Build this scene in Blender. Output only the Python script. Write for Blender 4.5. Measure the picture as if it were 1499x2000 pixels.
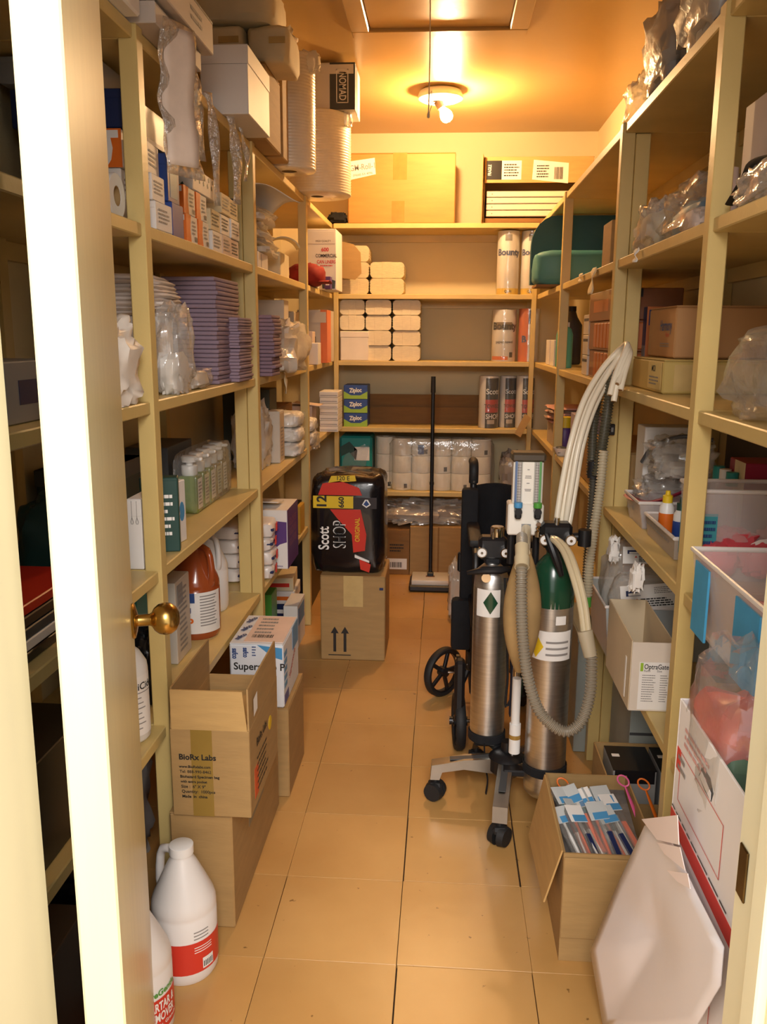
import bpy, bmesh, math, random
from mathutils import Vector, Matrix, noise
random.seed(7)
for o in list(bpy.data.objects): bpy.data.objects.remove(o)
SC = bpy.context.scene
COL = SC.collection
PI = math.pi

# ---------------------------------------------------------------- camera
H = 1.40
CX, CY = 749.5, 1000.0
VD = (868.0, 655.0)            # vanishing point of the room's long axis
VV = (700.0, 9110.0)           # vanishing point of the verticals
FPX = math.sqrt(-((VD[0]-CX)*(VV[0]-CX) + (VD[1]-CY)*(VV[1]-CY)))
def _ray(px, py): return Vector((px-CX, -(py-CY), -FPX))
_Y = _ray(*VD).normalized()
_Z = (-_ray(*VV)).normalized(); _Z = (_Z - _Y*_Z.dot(_Y)).normalized()
_X = _Y.cross(_Z)
ROT = Matrix((_X, _Y, _Z))      # world <- camera
def U(px, py, X=None, Y=None, Z=None):
    r = ROT @ _ray(px, py)
    t = X/r.x if X is not None else (Y/r.y if Y is not None else (Z-H)/r.z)
    return Vector((0, 0, H)) + r*t
cam = bpy.data.cameras.new('camera')
cam.sensor_fit = 'HORIZONTAL'; cam.sensor_width = 36.0
cam.lens = 36.0*FPX/1499.0
cam.clip_start = 0.02; cam.clip_end = 60
camo = bpy.data.objects.new('camera', cam); COL.objects.link(camo)
M4 = ROT.to_4x4(); M4.translation = (0, 0, H); camo.matrix_world = M4
SC.camera = camo

# ---------------------------------------------------------------- light
world = bpy.data.worlds.new('world'); SC.world = world; world.use_nodes = True
bg = world.node_tree.nodes['Background']
bg.inputs[0].default_value = (1.0, 0.96, 0.92, 1); bg.inputs[1].default_value = 0.95
def area(name, loc, target, sx, sy, power, color):
    l = bpy.data.lights.new(name, 'AREA'); l.shape = 'RECTANGLE'; l.size = sx; l.size_y = sy
    l.energy = power; l.color = color
    o = bpy.data.objects.new(name, l); COL.objects.link(o); o.location = loc
    o.rotation_euler = (Vector(target)-Vector(loc)).to_track_quat('-Z', 'Y').to_euler()
    return o
area('hallway_light', (0.1, -1.0, 2.35), (0.0, 1.6, 0.5), 1.2, 1.2, 76, (1.0, 0.94, 0.90))
BULB_COLOR = (1.0, 0.62, 0.29); BULB_POWER = 30
SC.view_settings.view_transform = 'Standard'; SC.view_settings.look = 'None'
SC.view_settings.gamma = 1.0; SC.view_settings.use_curve_mapping = False
SC.view_settings.exposure = 0.72

# ---------------------------------------------------------------- materials
def lin(h):
    if isinstance(h, str):
        h = h.lstrip('#'); c = [int(h[i:i+2], 16)/255 for i in (0, 2, 4)]
    else: c = h
    return tuple(x/12.92 if x <= .04045 else ((x+.055)/1.055)**2.4 for x in c)
MATS = {}
def mat(name, col='#cccccc', rough=.55, metal=0.0, var=.10, scale=6.0, bump=0.0, bscale=60.0, coat=0.0, trans=0.0, stretch=None, alpha=1.0, emit=None):
    if name in MATS: return MATS[name]
    m = bpy.data.materials.new(name); m.use_nodes = True
    nt = m.node_tree; N = nt.nodes; L = nt.links; b = N['Principled BSDF']
    c = lin(col)
    b.inputs['Roughness'].default_value = rough; b.inputs['Metallic'].default_value = metal
    b.inputs['Coat Weight'].default_value = coat; b.inputs['Transmission Weight'].default_value = trans
    b.inputs['Alpha'].default_value = alpha
    tc = N.new('ShaderNodeTexCoord'); mp = N.new('ShaderNodeMapping'); L.new(tc.outputs['Object'], mp.inputs[0])
    if stretch: mp.inputs['Scale'].default_value = stretch
    if var > 0:
        n = N.new('ShaderNodeTexNoise'); n.inputs['Scale'].default_value = scale; n.inputs['Detail'].default_value = 5
        L.new(mp.outputs[0], n.inputs['Vector'])
        r = N.new('ShaderNodeValToRGB'); r.color_ramp.elements[0].position = .3; r.color_ramp.elements[1].position = .7
        r.color_ramp.elements[0].color = tuple(x*(1-var) for x in c)+(1,)
        r.color_ramp.elements[1].color = tuple(min(1, x*(1+var*.6)) for x in c)+(1,)
        L.new(n.outputs['Fac'], r.inputs[0]); L.new(r.outputs[0], b.inputs['Base Color'])
    else: b.inputs['Base Color'].default_value = c+(1,)
    if bump > 0:
        n2 = N.new('ShaderNodeTexNoise'); n2.inputs['Scale'].default_value = bscale; n2.inputs['Detail'].default_value = 4
        L.new(mp.outputs[0], n2.inputs['Vector'])
        bp = N.new('ShaderNodeBump'); bp.inputs['Strength'].default_value = bump; bp.inputs['Distance'].default_value = .004
        L.new(n2.outputs['Fac'], bp.inputs['Height']); L.new(bp.outputs[0], b.inputs['Normal'])
    if emit:
        b.inputs['Emission Color'].default_value = emit[0]+(1,); b.inputs['Emission Strength'].default_value = emit[1]
    MATS[name] = m; return m
def film(name, tint='#f2f2f0', gloss=.22, haze=.12, rough=.14, bscale=22.0, bump=.5):
    """clear or hazy plastic film: transparent + a little diffuse + gloss"""
    if name in MATS: return MATS[name]
    m = bpy.data.materials.new(name); m.use_nodes = True; nt = m.node_tree; N = nt.nodes; L = nt.links
    N.remove(N['Principled BSDF']); out = N['Material Output']
    t = N.new('ShaderNodeBsdfTransparent'); t.inputs[0].default_value = lin(tint)+(1,)
    d = N.new('ShaderNodeBsdfDiffuse'); d.inputs[0].default_value = lin(tint)+(1,)
    g = N.new('ShaderNodeBsdfGlossy'); g.inputs[0].default_value = (1, 1, 1, 1); g.inputs['Roughness'].default_value = rough
    tc = N.new('ShaderNodeTexCoord'); n = N.new('ShaderNodeTexNoise'); n.inputs['Scale'].default_value = bscale; n.inputs['Detail'].default_value = 3
    L.new(tc.outputs['Object'], n.inputs['Vector'])
    bp = N.new('ShaderNodeBump'); bp.inputs['Strength'].default_value = bump; bp.inputs['Distance'].default_value = .02
    L.new(n.outputs['Fac'], bp.inputs['Height']); L.new(bp.outputs[0], g.inputs['Normal'])
    m1 = N.new('ShaderNodeMixShader'); m1.inputs[0].default_value = haze
    L.new(t.outputs[0], m1.inputs[1]); L.new(d.outputs[0], m1.inputs[2])
    fr = N.new('ShaderNodeFresnel'); fr.inputs['IOR'].default_value = 1.45; L.new(bp.outputs[0], fr.inputs['Normal'])
    ad = N.new('ShaderNodeMath'); ad.operation = 'MULTIPLY_ADD'; ad.inputs[1].default_value = .36; ad.inputs[2].default_value = gloss*.5; ad.use_clamp = True
    L.new(fr.outputs[0], ad.inputs[0])
    m2 = N.new('ShaderNodeMixShader'); L.new(ad.outputs[0], m2.inputs[0]); L.new(m1.outputs[0], m2.inputs[1]); L.new(g.outputs[0], m2.inputs[2])
    L.new(m2.outputs[0], out.inputs[0])
    MATS[name] = m; return m

PAINT   = mat('cream_shelf_paint', '#d4ba78', .42, var=.10, scale=5, bump=.10, bscale=90, stretch=(1, 1, 1))
WALL    = mat('cream_wall_paint', '#dccca2', .7, var=.05, scale=3, bump=.06, bscale=120)
CEIL    = mat('ceiling_paint', '#c6a163', .32, var=.06, scale=2, bump=.08, bscale=30)
DOORM   = mat('door_paint', '#ddd2a6', .30, var=.05, scale=4, bump=.06, bscale=40, stretch=(6, 6, .4))
JAMBM   = mat('jamb_paint', '#dcd2ae', .42, var=.05, scale=4)
WOODRAW = mat('bare_wood', '#b98a4d', .6, var=.25, scale=8, stretch=(1, 8, 1))
CARD    = mat('cardboard', '#a98755', .75, var=.09, scale=9, bump=.10, bscale=40, stretch=(1, 1, 6))
CARDL   = mat('cardboard_light', '#c49e63', .72, var=.08, scale=9, bump=.10, bscale=40, stretch=(1, 1, 6))
CARDD   = mat('cardboard_dark', '#8a6437', .78, var=.10, scale=9, bump=.10, bscale=40, stretch=(1, 1, 6))
CARDY   = mat('cardboard_yellowish', '#bba05a', .7, var=.08, scale=8)
DULLW   = mat('dull_white_board', '#bdb0a0', .6)
TAPE    = mat('packing_tape', '#a5803f', .22, var=.12, scale=20)
TAPEL   = mat('pale_tape', '#c9ac72', .25, var=.10, scale=20)
WHITEP  = mat('white_plastic', '#ecebe8', .35, var=.03, scale=4)
WHITEB  = mat('white_board', '#e8e3dd', .55, var=.05, scale=5)
PAPER   = mat('white_paper', '#eeeae4', .75, var=.05, scale=14, bump=.08)
CREAMP  = mat('cream_paper', '#e2d3ae', .75, var=.10, scale=10, bump=.2, bscale=25)
TOWEL   = mat('towel_paper', '#d9c7a0', .9, var=.12, scale=40, bump=.35, bscale=70, stretch=(1, 1, 7))
TISSUE  = mat('tissue_paper', '#f3ead6', .85, var=.06, scale=20, bump=.2)
LAV     = mat('lavender_paper', '#94808f', .85, var=.12, scale=12, bump=.2)
LAVD    = mat('lavender_paper_dark', '#8a7280', .85, var=.12, scale=12, bump=.2)
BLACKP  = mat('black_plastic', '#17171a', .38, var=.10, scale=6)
BLACKR  = mat('black_rubber', '#1b1b1c', .65, var=.15, scale=12, bump=.1)
BLACKF  = mat('black_fabric', '#131317', .9, var=.2, scale=30, bump=.3, bscale=150)
INK     = mat('black_ink', '#22201e', .6, var=0)
INKB    = mat('blue_ink', '#24427c', .5, var=0)
INKR    = mat('red_ink', '#c8382c', .5, var=0)
INKG    = mat('grey_ink', '#8f8a86', .6, var=0)
WHITEI  = mat('white_ink', '#f1efea', .5, var=0)
RED     = mat('red_print', '#d0301f', .4, var=.06)
ORANGE  = mat('orange_print', '#e4701e', .4, var=.06)
YELLOW  = mat('yellow_print', '#e6c326', .4, var=.06)
BLUE    = mat('blue_print', '#2c4a96', .4, var=.06)
NAVY    = mat('navy_print', '#1d2b57', .4, var=.06)
SKY     = mat('sky_blue_print', '#4d93c4', .4, var=.08)
GREEN   = mat('green_print', '#4f9a3a', .4, var=.06)
LIME    = mat('lime_print', '#9bc13a', .4, var=.06)
DGREEN  = mat('dark_green_print', '#20463f', .45, var=.12)
TEAL    = mat('teal_print', '#1f8f8b', .4, var=.10)
PURPLE  = mat('purple_print', '#5c3a7c', .45, var=.08)
PINK    = mat('pink_print', '#e05f93', .4, var=.06)
CRIMSON = mat('crimson_print', '#9d2040', .45, var=.10)
GREY    = mat('grey_plastic', '#8f9090', .45, var=.06)
DGREY   = mat('dark_grey', '#4a4b4c', .5, var=.10)
STEEL   = mat('brushed_steel', '#dcdbd8', .36, metal=1, var=.12, scale=14, stretch=(1, 1, 12))
CHROME  = mat('chrome', '#d8d6d2', .10, metal=1, var=.04)
ALU     = mat('cast_aluminium', '#a9a59c', .35, metal=1, var=.15, scale=10)
BRASS   = mat('brushed_brass', '#bd9a56', .24, metal=1, var=.10, scale=30, stretch=(1, 1, 10))
TEALF   = mat('teal_vinyl', '#4b8b90', .5, var=.12, scale=4, bump=.15, bscale=12)
TEALFD  = mat('dark_teal_vinyl', '#2a5660', .6, var=.15, scale=4, bump=.15, bscale=12)
HOSE    = mat('white_hose', '#e7ddc6', .38, var=.05, coat=.2)
HOSEC   = mat('clear_beige_hose', '#cdbd9a', .3, var=.08, coat=.3)
HOSEG   = mat('grey_hose', '#8d8270', .4, var=.10)
HOSED   = mat('dark_hose', '#55503f', .45, var=.12)
BAGTAN  = mat('tan_rubber_bag', '#a8895a', .6, var=.35, scale=7, bump=.1)
O2GREEN = mat('cylinder_green_paint', '#16452f', .25, var=.10, coat=.3)
FILM    = film('clear_film', tint='#fbfbfa', gloss=.10, haze=.10, bump=.3)
FILMH   = film('hazy_film', tint='#f8f6f2', haze=.25, gloss=.12, bump=.3)
FILMW   = film('milky_film', tint='#f4eee2', haze=.6, gloss=.14, bump=.3)
FILMD   = film('dark_film', tint='#d5d0ca', haze=.50, gloss=.07, bump=.25, rough=.25)
TUB     = film('clear_tub_plastic', tint='#fbf7f6', haze=.24, gloss=.08, rough=.22, bump=.05)

# ---------------------------------------------------------------- mesh helpers
class B:
    """collects shapes into one bmesh"""
    def __init__(s): s.bm = bmesh.new()
    def _x(s, vs, M):
        if M is not None:
            for v in vs: v.co = M @ v.co
        return s
    def box(s, c, d, bev=0.0, seg=1, M=None, taper=None):
        r = bmesh.ops.create_cube(s.bm, size=1.0); vs = r['verts']
        for v in vs:
            v.co = Vector((v.co.x*d[0], v.co.y*d[1], v.co.z*d[2]))
            if taper and v.co.z < 0: v.co.x *= taper; v.co.y *= taper
        if bev > 0:
            es = list({e for v in vs for e in v.link_edges})
            rr = bmesh.ops.bevel(s.bm, geom=es, offset=min(bev, min(d)*.49), segments=seg, affect='EDGES', profile=.5)
            vs = list({v for f in rr['faces'] for v in f.verts} | {v for v in vs if v.is_valid})
        for v in vs: v.co += Vector(c)
        return s._x(vs, M)
    def cyl(s, p0, p1, r0, r1=None, n=16, caps=True):
        r1 = r0 if r1 is None else r1
        p0, p1 = Vector(p0), Vector(p1); d = (p1-p0)
        q = d.normalized().to_track_quat('Z', 'Y')
        a = []; b = []
        for i in range(n):
            t = 2*PI*i/n; u = q @ Vector((math.cos(t), math.sin(t), 0))
            a.append(s.bm.verts.new(p0+u*r0)); b.append(s.bm.verts.new(p1+u*r1))
        for i in range(n):
            j = (i+1) % n; s.bm.faces.new((a[i], a[j], b[j], b[i]))
        if caps:
            if r0 > 1e-5: s.bm.faces.new(a[::-1])
            if r1 > 1e-5: s.bm.faces.new(b)
        return s
    def lathe(s, prof, c=(0, 0, 0), n=24, M=None, sx=1.0, sy=1.0, cap=True):
        c = Vector(c); rings = []; allv = []
        for (r, z) in prof:
            ring = [s.bm.verts.new(c+Vector((max(r, 1e-4)*math.cos(2*PI*i/n)*sx, max(r, 1e-4)*math.sin(2*PI*i/n)*sy, z))) for i in range(n)]
            rings.append(ring); allv += ring
        for a, b in zip(rings, rings[1:]):
            for i in range(n):
                j = (i+1) % n; s.bm.faces.new((a[i], a[j], b[j], b[i]))
        if cap:
            s.bm.faces.new(rings[0][::-1]); s.bm.faces.new(rings[-1])
        return s._x(allv, M)
    def tube(s, pts, r, n=8, closed=False, ridges=None, caps=True, flat=1.0):
        """sweep a circle; r may be a number or a list"""
        pts = [Vector(p) for p in pts]; m = len(pts); rings = []
        up = None
        for i, p in enumerate(pts):
            if closed: t = pts[(i+1) % m]-pts[i-1]
            else: t = pts[min(i+1, m-1)]-pts[max(i-1, 0)]
            t.normalize()
            if up is None:
                up = Vector((0, 0, 1)) if abs(t.z) < .9 else Vector((1, 0, 0))
            e1 = (up - t*up.dot(t)).normalized(); e2 = t.cross(e1); up = e1
            rr = r[i] if isinstance(r, (list, tuple)) else r
            rings.append([s.bm.verts.new(p + e1*(math.cos(2*PI*k/n)*rr*flat) + e2*(math.sin(2*PI*k/n)*rr)) for k in range(n)])
        for a, b in zip(rings, rings[1:]+([rings[0]] if closed else [])):
            for k in range(n):
                j = (k+1) % n; s.bm.faces.new((a[k], a[j], b[j], b[k]))
        if caps and not closed:
            s.bm.faces.new(rings[0][::-1]); s.bm.faces.new(rings[-1])
        return s
    def prism(s, poly, h0, h1, axis='Z', M=None):
        """extrude a 2-D outline; axis = direction of extrusion"""
        def P(a, b, h):
            return {'Z': Vector((a, b, h)), 'Y': Vector((a, h, b)), 'X': Vector((h, a, b))}[axis]
        lo = [s.bm.verts.new(P(a, b, h0)) for a, b in poly]; hi = [s.bm.verts.new(P(a, b, h1)) for a, b in poly]
        n = len(poly)
        for i in range(n):
            j = (i+1) % n; s.bm.faces.new((lo[i], lo[j], hi[j], hi[i]))
        s.bm.faces.new(lo[::-1]); s.bm.faces.new(hi)
        return s._x(lo+hi, M)
    def grid(s, f, nu, nv):
        """surface from f(u,v), u,v in 0..1"""
        g = [[s.bm.verts.new(Vector(f(i/nu, j/nv))) for j in range(nv+1)] for i in range(nu+1)]
        for i in range(nu):
            for j in range(nv): s.bm.faces.new((g[i][j], g[i+1][j], g[i+1][j+1], g[i][j+1]))
        return s
    def blob(s, c, d, seed=0, amp=.25, freq=3.0, sq=.6, nu=22, nv=14, floor=True):
        """crumpled closed bag shape: a rounded box pushed about by noise"""
        c = Vector(c); rings = []
        for j in range(nv+1):
            ph = -PI/2 + PI*j/nv; ring = []
            for i in range(nu):
                th = 2*PI*i/nu
                def sp(x): return math.copysign(abs(x)**sq, x)
                p = Vector((sp(math.cos(th))*sp(math.cos(ph)), sp(math.sin(th))*sp(math.cos(ph)), sp(math.sin(ph))))
                q = p*freq + Vector((seed*7.3, seed*3.1, seed*1.7))
                k = 1 + amp*noise.noise(q) + amp*.55*noise.noise(q*2.3) + amp*.4*(abs(noise.noise(q*4.1))-.3)
                v = Vector((p.x*d[0]/2*k, p.y*d[1]/2*k, p.z*d[2]/2*k))
                if floor and v.z < -d[2]/2*.94: v.z = -d[2]/2*.94
                ring.append(s.bm.verts.new(c+v))
            rings.append(ring)
        for a, b in zip(rings, rings[1:]):
            for i in range(nu):
                j = (i+1) % nu; s.bm.faces.new((a[i], a[j], b[j], b[i]))
        return s
    def done(s, name, m, parent=None, smooth=35, loc=None, rot=None):
        bmesh.ops.remove_doubles(s.bm, verts=s.bm.verts, dist=1e-6)
        bmesh.ops.recalc_face_normals(s.bm, faces=s.bm.faces)
        me = bpy.data.meshes.new(name); s.bm.to_mesh(me); s.bm.free()
        if smooth:
            for p in me.polygons: p.use_smooth = True
            me.set_sharp_from_angle(angle=math.radians(smooth))
        me.materials.append(m)
        o = bpy.data.objects.new(name, me); COL.objects.link(o)
        if parent is not None: o.parent = parent
        if loc is not None: o.location = loc
        if rot is not None: o.rotation_euler = rot
        return o

def thing(name, label, cat, loc=(0, 0, 0), rz=0.0, group=None, rot=None):
    o = bpy.data.objects.new(name, None); o.empty_display_size = .05; COL.objects.link(o)
    o.location = loc; o.rotation_euler = rot if rot else (0, 0, rz)
    o['label'] = label; o['category'] = cat
    if group: o['group'] = group
    return o
def tag(o, label, cat, group=None):
    o['label'] = label; o['category'] = cat
    if group: o['group'] = group
    return o
def struct(o): o['kind'] = 'structure'; return o
def dup(root, loc, label=None, rz=None):
    r = root.copy(); COL.objects.link(r); r.location = loc
    if rz is not None: r.rotation_euler = (0, 0, rz)
    if label: r['label'] = label
    for ch in list(root.children):
        c = ch.copy(); COL.objects.link(c); c.parent = r
        for g in list(ch.children):
            d = g.copy(); COL.objects.link(d); d.parent = c
    return r
# a face of a w x d x h box standing on z=0 and centred on x,y: origin, u axis, v axis, normal
def face(size, f):
    w, d, h = size
    return {'front': (Vector((-w/2, -d/2, 0)), Vector((w, 0, 0)), Vector((0, 0, h)), Vector((0, -1, 0))),
            'back':  (Vector((w/2, d/2, 0)), Vector((-w, 0, 0)), Vector((0, 0, h)), Vector((0, 1, 0))),
            'right': (Vector((w/2, -d/2, 0)), Vector((0, d, 0)), Vector((0, 0, h)), Vector((1, 0, 0))),
            'left':  (Vector((-w/2, d/2, 0)), Vector((0, -d, 0)), Vector((0, 0, h)), Vector((-1, 0, 0))),
            'top':   (Vector((-w/2, -d/2, h)), Vector((w, 0, 0)), Vector((0, d, 0)), Vector((0, 0, 1)))}[f]
def patch(par, size, f, u0, v0, u1, v1, m, name='printed_panel', off=.0006, th=.0006, poly=None):
    """a thin printed piece lying on a face; poly = outline in face fractions"""
    O, a, b, n = face(size, f); b_ = B()
    pts = poly if poly else [(u0, v0), (u1, v0), (u1, v1), (u0, v1)]
    lo = [b_.bm.verts.new(O+a*u+b*v+n*(off-th)) for u, v in pts]; hi = [b_.bm.verts.new(O+a*u+b*v+n*off) for u, v in pts]
    k = len(pts)
    for i in range(k): b_.bm.faces.new((lo[i], lo[(i+1) % k], hi[(i+1) % k], hi[i]))
    b_.bm.faces.new(hi)
    o = b_.done(name, m, par, smooth=0)
    us = [q[0] for q in pts]; vs = [q[1] for q in pts]
    if par.parent is None and any(k_ in name for k_ in ('label', 'panel', 'band', 'card', 'sign')): PATCH.setdefault(par.name, []).append((f, min(us), min(vs), max(us), max(vs), o))
    return o
PATCH = {}
def holder(par, f, u, v):
    for (ff, u0, v0, u1, v1, o) in reversed(PATCH.get(par.name, [])):
        if ff == f and u0 <= u <= u1 and v0 <= v <= v1: return o
    return par
_FM = {}
def glyphs(s, align='CENTER', bold=0.0, space=1.0):
    key = (s, align, bold, space)
    if key not in _FM:
        cu = bpy.data.curves.new('lettering', 'FONT'); cu.body = s; cu.size = 1.0; cu.align_x = align; cu.align_y = 'CENTER'
        cu.fill_mode = 'FRONT'; cu.offset = bold; cu.space_character = space; cu.resolution_u = 3; cu.space_line = .95
        ob = bpy.data.objects.new('lettering', cu); COL.objects.link(ob)
        dg = bpy.context.evaluated_depsgraph_get(); dg.update()
        _FM[key] = bpy.data.meshes.new_from_object(ob.evaluated_get(dg))
        bpy.data.objects.remove(ob)
    return _FM[key]
def text(par, size, f, u, v, hgt, s, m, rot=0, align='CENTER', off=.0010, bold=.012, sx=1.0, space=1.0, name='lettering'):
    """lettering of cap height hgt (metres) on a face"""
    O, a, b, n = face(size, f)
    base = glyphs(s, align, bold, space).copy(); base.materials.clear(); base.materials.append(m)
    R3 = Matrix((a.normalized(), b.normalized(), n)).transposed()
    k = hgt/.70
    M = Matrix.Translation(O+a*u+b*v+n*off) @ R3.to_4x4() @ Matrix.Rotation(rot, 4, 'Z') @ Matrix.Diagonal((k*sx, k, k, 1))
    base.transform(M)
    o = bpy.data.objects.new(name, base); COL.objects.link(o); o.parent = holder(par, f, u, v)
    return o
def lines(par, size, f, u0, v0, u1, v1, n, m, seed=1, fill=.45, name='small_print'):
    """rows of tiny unreadable print"""
    rnd = random.Random(seed); O, a, b, nn = face(size, f); b_ = B()
    for i in range(n):
        vv = v1-(v1-v0)*(i+.5)/n; hh = (v1-v0)/n*fill/2; u = u0
        end = u1-(u1-u0)*rnd.random()*.3
        while u < end:
            w = (u1-u0)*(.05+.12*rnd.random()); e = min(u+w, end)
            q = [b_.bm.verts.new(O+a*x+b*y+nn*.0011) for x, y in ((u, vv-hh), (e, vv-hh), (e, vv+hh), (u, vv+hh))]
            b_.bm.faces.new(q); u = e+(u1-u0)*.02
    return b_.done(name, m, holder(par, f, (u0+u1)/2, (v0+v1)/2), smooth=0)
def barcode(par, size, f, u0, v0, u1, v1, m=None, seed=3):
    rnd = random.Random(seed); O, a, b, nn = face(size, f); b_ = B(); u = u0
    while u < u1:
        w = (u1-u0)*(.015+.04*rnd.random())
        q = [b_.bm.verts.new(O+a*x+b*y+nn*.0012) for x, y in ((u, v0), (min(u+w, u1), v0), (min(u+w, u1), v1), (u, v1))]
        b_.bm.faces.new(q); u += w+(u1-u0)*(.015+.035*rnd.random())
    return b_.done('barcode', m or INK, holder(par, f, (u0+u1)/2, (v0+v1)/2), smooth=0)

def fit(l, r, t, b, Y=None, zb=None):
    """front rectangle seen between those picture columns and rows, at depth Y (or where its foot meets height zb)"""
    xm = (l+r)/2
    if Y is None: Y = U(xm, b, Z=zb).y
    ym = (t+b)/2; x0 = U(l, ym, Y=Y).x; x1 = U(r, ym, Y=Y).x
    z0 = U(xm, b, Y=Y).z; z1 = U(xm, t, Y=Y).z
    if zb is not None: z0 = zb
    return x0, x1, z0, max(z1, z0+.008), Y
def YX(px, py, X): return U(px, py, X=X).y
# shelf heights (top faces) and the aisle planes
Z0, Z1, Z4, Z5, Z6 = .50, .875, 1.255, 1.625, 2.005
XL, XR = -.63, .51
YB = 4.95

# ---------------------------------------------------------------- common things
def block(name, label, cat, F, m, d, Y=None, zb=None, rz=0, group=None, bev=.002, dx=(0, 0), flap=True, clampx=None):
    """a closed printed box: body, tuck flap; returns thing and size"""
    x0, x1, z0, z1, Y = fit(*F, Y=Y, zb=zb); x0 += dx[0]; x1 += dx[1]
    return box3(name, label, cat, (x0, x1), (Y, Y+d), (z0, z1), m, rz, group, bev, flap)
def box3(name, label, cat, xr, yr, zr, m, rz=0, group=None, bev=.002, flap=True):
    w, d, h = xr[1]-xr[0], yr[1]-yr[0], zr[1]-zr[0]; zz = zr[0]+.0008; h -= .0008
    t = thing(name, label, cat, ((xr[0]+xr[1])/2, (yr[0]+yr[1])/2, zz), rz, group)
    B().box((0, 0, h/2), (w, d, h), bev=bev).done('body', m, t)
    if flap:
        B().box((0, -d/2-.0004, h*.86), (w*.94, .0012, h*.20), bev=.0004).done('tuck_flap', m, t)
    return t, (w, d, h)
def carton(name, label, xr, yr, zr, m=None, rz=0, group=None, tape=None, tapeface='front', cat='carton'):
    """closed corrugated carton: body, two top flaps with a seam, tape"""
    m = m or CARD
    w, d, h = xr[1]-xr[0], yr[1]-yr[0], zr[1]-zr[0]; zz = zr[0]+.0008; h -= .0008
    t = thing(name, label, cat, ((xr[0]+xr[1])/2, (yr[0]+yr[1])/2, zz), rz, group)
    B().box((0, 0, h/2-.002), (w, d, h-.004), bev=.004).done('body', m, t)
    for s in (-1, 1):
        B().box((0, s*(d/4+.0006), h-.002), (w-.002, d/2-.002, .0035), bev=.0008).done('top_flap', m, t)
    S = (w, d, h)
    if tape:
        tw = min(.055, w*.25)/w
        patch(t, S, tapeface, .5-tw/2, .55, .5+tw/2, 1.0, tape, 'tape')
        if tapeface == 'front': B().box((0, -d*.1, h+.0004), (tw*w, d*.8, .0008)).done('tape', tape, t)
    return t, S
def bag(name, label, cat, c, d, m, seed, inner=None, amp=.25, freq=3, sq=.6, inn=None, rz=0, group=None, nu=44, nv=26, tie=False, part='bag'):
    """crumpled plastic bag standing on its base point c; inner = list of (offset, size, material, part name)"""
    t = thing(name, label, cat, (c[0], c[1], c[2]+.001), rz, group)
    B().blob((0, 0, d[2]*.47), d, seed=seed, amp=amp, freq=freq, sq=sq, nu=nu, nv=nv).done(part, m, t, smooth=48)
    for k, (o, s, mm, nm) in enumerate(inner or []):
        B().blob(Vector(o)+Vector((0, 0, s[2]*.47)), s, seed=seed+k+11, amp=.18, sq=.5, nu=16, nv=9).done(nm, mm, t, smooth=30)
    if tie:
        B().blob((0, 0, d[2]*1.0), (d[0]*.35, d[1]*.35, d[2]*.3), seed=seed+5, amp=.5, sq=.9, nu=14, nv=8, floor=False).done('gathered_neck', m, t, smooth=28)
    return t
def roll(name, label, c, r, h, m, core=.02, cat='paper roll', group=None, n=28, corem=None, wrap=None, axis=None):
    """upright paper roll with a core; c = base centre"""
    t = thing(name, label, cat, (c[0], c[1], c[2]+.001), 0, group)
    if axis: t.rotation_euler = axis
    B().lathe([(core, .004), (core, 0), (r*.97, 0), (r, .004), (r, h-.004), (r*.97, h), (core, h), (core, .004)], n=n, cap=False).done('paper', m, t)
    B().lathe([(core-.0015, .002), (core, .002), (core, h-.001), (core-.0015, h-.001)], n=14, cap=False).done('core', corem or CARD, t)
    return t
def band(t, r, z0, z1, m, name='printed_band', a0=-PI, a1=0, n=20, off=.0008):
    """curved printed label around a cylinder, angles measured from +x, -pi/2 faces the camera"""
    b_ = B(); b_.grid(lambda u, v: ((r+off)*math.cos(a0+(a1-a0)*u), (r+off)*math.sin(a0+(a1-a0)*u), z0+(z1-z0)*v), n, 1)
    return b_.done(name, m, t)
def bandtext(t, r, z, hgt, s, m, ang=-PI/2, rot=0, off=.0016, bold=.012, sx=1.0):
    """lettering bent round a cylinder"""
    me = glyphs(s, 'CENTER', bold).copy(); me.materials.clear(); me.materials.append(m); k = hgt/.70
    me.transform(Matrix.Rotation(rot, 4, 'Z') @ Matrix.Diagonal((k*sx, k, k, 1)))
    for v in me.vertices:
        a = ang + v.co.x/r; v.co = Vector(((r+off)*math.cos(a), (r+off)*math.sin(a), z+v.co.y))
    o = bpy.data.objects.new('lettering', me); COL.objects.link(o); o.parent = t
    return o
def jug(name, label, c, r, h, m, cap, rz=0, cat='jug', liquid=None, group=None):
    """gallon jug: body with shoulder, side handle, neck and screw cap"""
    t = thing(name, label, cat, (c[0], c[1], c[2]+.001), rz, group); k = h
    B().lathe([(r*.90, 0), (r*.99, .012), (r, .03), (r, k*.50), (r*.985, k*.505), (r*1.0, k*.53), (r*.985, k*.57), (r*.93, k*.615), (r*.70, k*.735), (r*.46, k*.855), (r*.35, k*.90), (r*.30, k*.925), (r*.30, k*.95)], n=36).done('body', m, t, smooth=60)
    B().lathe([(r*.33, k*.925), (r*.37, k*.93), (r*.37, k*.995), (r*.34, k), (.001, k)], n=28).done('cap', cap, t, smooth=40)
    B().tube([(-r*.28, 0, k*.915), (-r*.55, 0, k*.92), (-r*.80, 0, k*.90), (-r*.93, 0, k*.84), (-r*.99, 0, k*.74), (-r*1.0, 0, k*.64), (-r*.93, 0, k*.57), (-r*.80, 0, k*.55)], [r*.13, r*.135, r*.135, r*.135, r*.14, r*.15, r*.17, r*.2], n=12).done('handle', m, t, smooth=60)
    return t
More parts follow.
